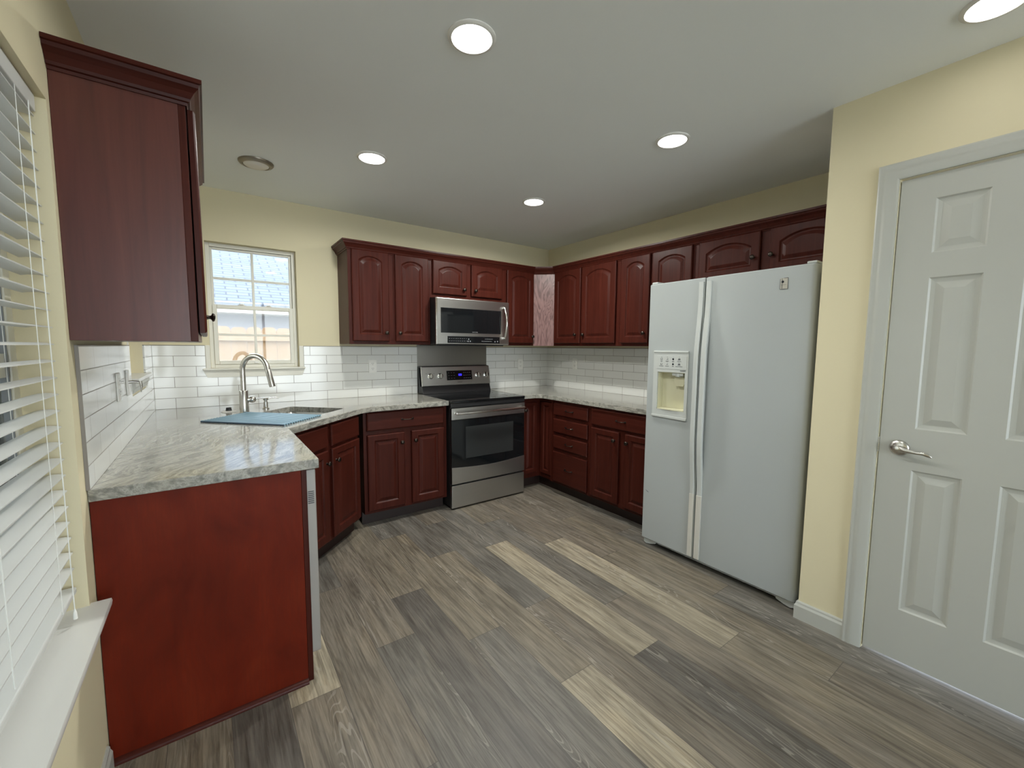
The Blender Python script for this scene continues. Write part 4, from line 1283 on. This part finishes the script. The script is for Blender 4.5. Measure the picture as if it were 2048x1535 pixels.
b.lathe([(0.0045, 0), (0.0045, 0.0007), (0.0065, 0.0007), (0.0065, 0)], 16, Matrix.Translation((0.7955, -0.0023, 1.697)) @ RY)
b.box(0.788, 0.812, -0.0028, -0.0023, 1.681, 1.6822)
b.build('badge_mark', 'ink', bd_)
# hinge covers, base grille, feet
for x, par in ((0.0, 'l'), (FW - 0.052, 'r')):
    MB().box(x + 0.004, x + 0.048, 0.012, 0.070, 1.774, 1.786, 0.004).box(x + 0.004, x + 0.048, 0.070, 0.15, 1.7625, 1.786, 0.004).build('hinge_cover', 'fridgeplastic', fg)
b = MB()
b.box(0.09, FW - 0.09, 0.052, 0.060, 0.012, 0.017).box(0.09, FW - 0.09, 0.052, 0.060, 0.024, 0.028).box(0.09, FW - 0.09, 0.052, 0.060, 0.036, 0.041)
for x in (0.10, 0.20, 0.30, 0.42, 0.54, 0.66, 0.74, FW - 0.11): b.box(x, x + 0.010, 0.050, 0.060, 0.012, 0.041)
b.build('base_grille', 'fridgeplastic', fg)
MB().box(0.05, FW - 0.05, 0.0605, 0.070, 0.008, 0.042).build('grille_shadow_plate', 'blackplastic', fg)
for x0, s_ in ((0.004, 1), (FW - 0.004, -1)):
    b = MB()
    P = [(x0, 0.041), (x0 + s_ * 0.085, 0.041), (x0 + s_ * 0.090, 0.020), (x0 + s_ * 0.050, 0.006), (x0 + s_ * 0.018, 0.0005), (x0, 0.008)]
    if s_ < 0: P = P[::-1]
    b.prism(P, 0.020, 0.058, 'y', 0.003)
    b.build('front_foot', 'fridgeplastic', fg)
sc_ = MB().tube([(0.020, -0.0004, 0.386), (0.032, -0.0006, 0.379), (0.046, -0.0004, 0.374)], [0.0008, 0.0022, 0.0007], 8, flat=(1.0, 0.25)).build('scratch', 'ink', fd)

# ------------------------------------------------------------------ ceiling lamps
first = None
LP = [(-2.362, -2.317, 9.0, 'bright round ceiling light nearest the viewer, at the top middle of the photo'),
      (-2.348, -1.145, 10.5, 'bright round ceiling light in front of the sink, right of the unlit lamp'),
      (-1.135, -2.309, 2.2, 'bright round ceiling light in front of the refrigerator'),
      (-1.130, -1.136, 19.0, 'bright round ceiling light farthest away, in front of the corner cabinets'),
      (-1.104, -3.435, 0.1, 'bright round ceiling light at the top right edge above the pantry door'),
      (-2.362, -3.50, 3.5, None)]  # extra unseen lamp, added for fill light
for x, y, watts, lab in LP:
    if first is None:
        first = thing('ceiling_light', lab, 'ceiling light', (x, y, CEIL), 0, 'recessed round ceiling lights')
        MB().lathe([(0.086, 0.0), (0.086, -0.003), (0.081, -0.007), (0.072, -0.008), (0.070, -0.004), (0.070, 0.0)], 40).build('trim_ring', 'lensrim', first, 40)
        MB().lathe([(0.0698, -0.001), (0.069, -0.005), (0.055, -0.0065), (0.0, -0.007)], 40).build('lens', 'lens', first, 40)
        ld = bpy.data.lights.new('lamp_light', 'AREA')
        ld.shape = 'DISK'
        ld.size = 0.13
        ld.energy = watts
        ld.spread = math.radians(LAMP_SPREAD)
        ld.color = (0.98, 0.99, 0.93)
        lo = bpy.data.objects.new('lamp_light', ld)
        COL.objects.link(lo)
        lo.location = (0, 0, -0.0085)
        lo.parent = first
    else:
        r_ = first.copy()
        COL.objects.link(r_)
        r_.location = (x, y, CEIL)
        r_['label'] = lab or 'added round ceiling light above the viewer, out of the frame, for fill light'
        for ch in list(first.children):
            q = ch.copy()
            COL.objects.link(q)
            q.parent = r_
            if q.type == 'LIGHT':
                q.data = ch.data.copy()
                q.data.energy = watts
ul = thing('flush_ceiling_light', 'unlit round ceiling lamp with brushed nickel rim above the sink corner', 'ceiling light', (-2.889, -0.656, CEIL))
MB().lathe([(0.094, 0.0), (0.094, -0.004), (0.088, -0.012), (0.070, -0.018), (0.068, -0.014), (0.068, 0.0)], 40).build('rim', 'darknickel', ul, 40)
MB().lathe([(0.0675, -0.001), (0.067, -0.016), (0.055, -0.024), (0.03, -0.029), (0.0, -0.030)], 40).build('lens', 'lensoff', ul, 40)

# ------------------------------------------------------------------ outside
struct(MB().box(-14, 10, -12, 20, -0.30, -0.18).build('ground', 'grass'))
fn = thing('wooden_fence', 'pale wooden dog-ear fence outside the sink window', 'fence', (-6.0, 2.05, -0.18))
b = MB()
pw = 0.152
for i in range(46):
    x0 = i * pw
    x1 = x0 + pw - 0.0025
    h = 1.742 + 0.004 * math.sin(i * 2.1)
    MB().prism([(x0, 0.0), (x1, 0.0), (x1, h - 0.038), (x1 - 0.014, h - 0.012), (x1 - 0.034, h), (x0 + 0.034, h), (x0 + 0.014, h - 0.012), (x0, h - 0.038)], 0.0, 0.018, 'y').build('picket', 'fence', fn)
for z in (0.25, 1.585):
    MB().box(0, 46 * pw, -0.040, -0.001, z, z + 0.088).build('rail', 'fence', fn)
hs = thing('neighbor_house', 'grey neighboring house with shingled roof behind the wooden fence', 'house', (-9.0, 4.6, -0.18))
MB().box(0, 14, 0.45, 6.0, 0, 2.15).build('siding_wall', 'siding', hs)
MB().box(-0.3, 14.3, -0.03, 0.0, 2.06, 2.20).box(-0.3, 14.3, 0.0, 0.45, 2.06, 2.08).build('fascia_board', 'fascia', hs)
b = MB()
b.loops([[(-0.3, -0.08, 2.175), (14.3, -0.08, 2.175), (14.3, 7.5, 5.75), (-0.3, 7.5, 5.75)], [(-0.3, -0.08, 2.215), (14.3, -0.08, 2.215), (14.3, 7.5, 5.79), (-0.3, 7.5, 5.79)]])
rf = b.build('roof', 'shingle', hs)
uvr = rf.data.uv_layers.new(name='roof')
for lp in rf.data.loops:
    co = rf.data.vertices[lp.vertex_index].co
    uvr.data[lp.index].uv = (co.x, co.y * 1.11)
h2 = thing('neighbor_house', 'pale cream house wall glimpsed through the blinds, added to cut daylight at the left windows', 'house', (-6.3, -10.0, -0.18))  # house wall added to hold back daylight from the blinds window
M['creamsiding'] = mat('pale cream siding', (0.66, 0.63, 0.56), 0.75)
b = MB()
for i in range(24):
    z = i * 0.18
    b.prism([(0.0, z), (0.0, z + 0.18), (-0.02, z + 0.18), (-0.02, z)] if False else [(0.012, z), (0.0, z + 0.18), (-0.15, z + 0.18), (-0.15, z)], 0.0, 12.5, 'y')
b.build('lap_siding', 'creamsiding', h2)
MB().box(-0.9, 0.45, -0.2, 12.7, 4.32, 4.44).build('eave', 'fascia', h2)
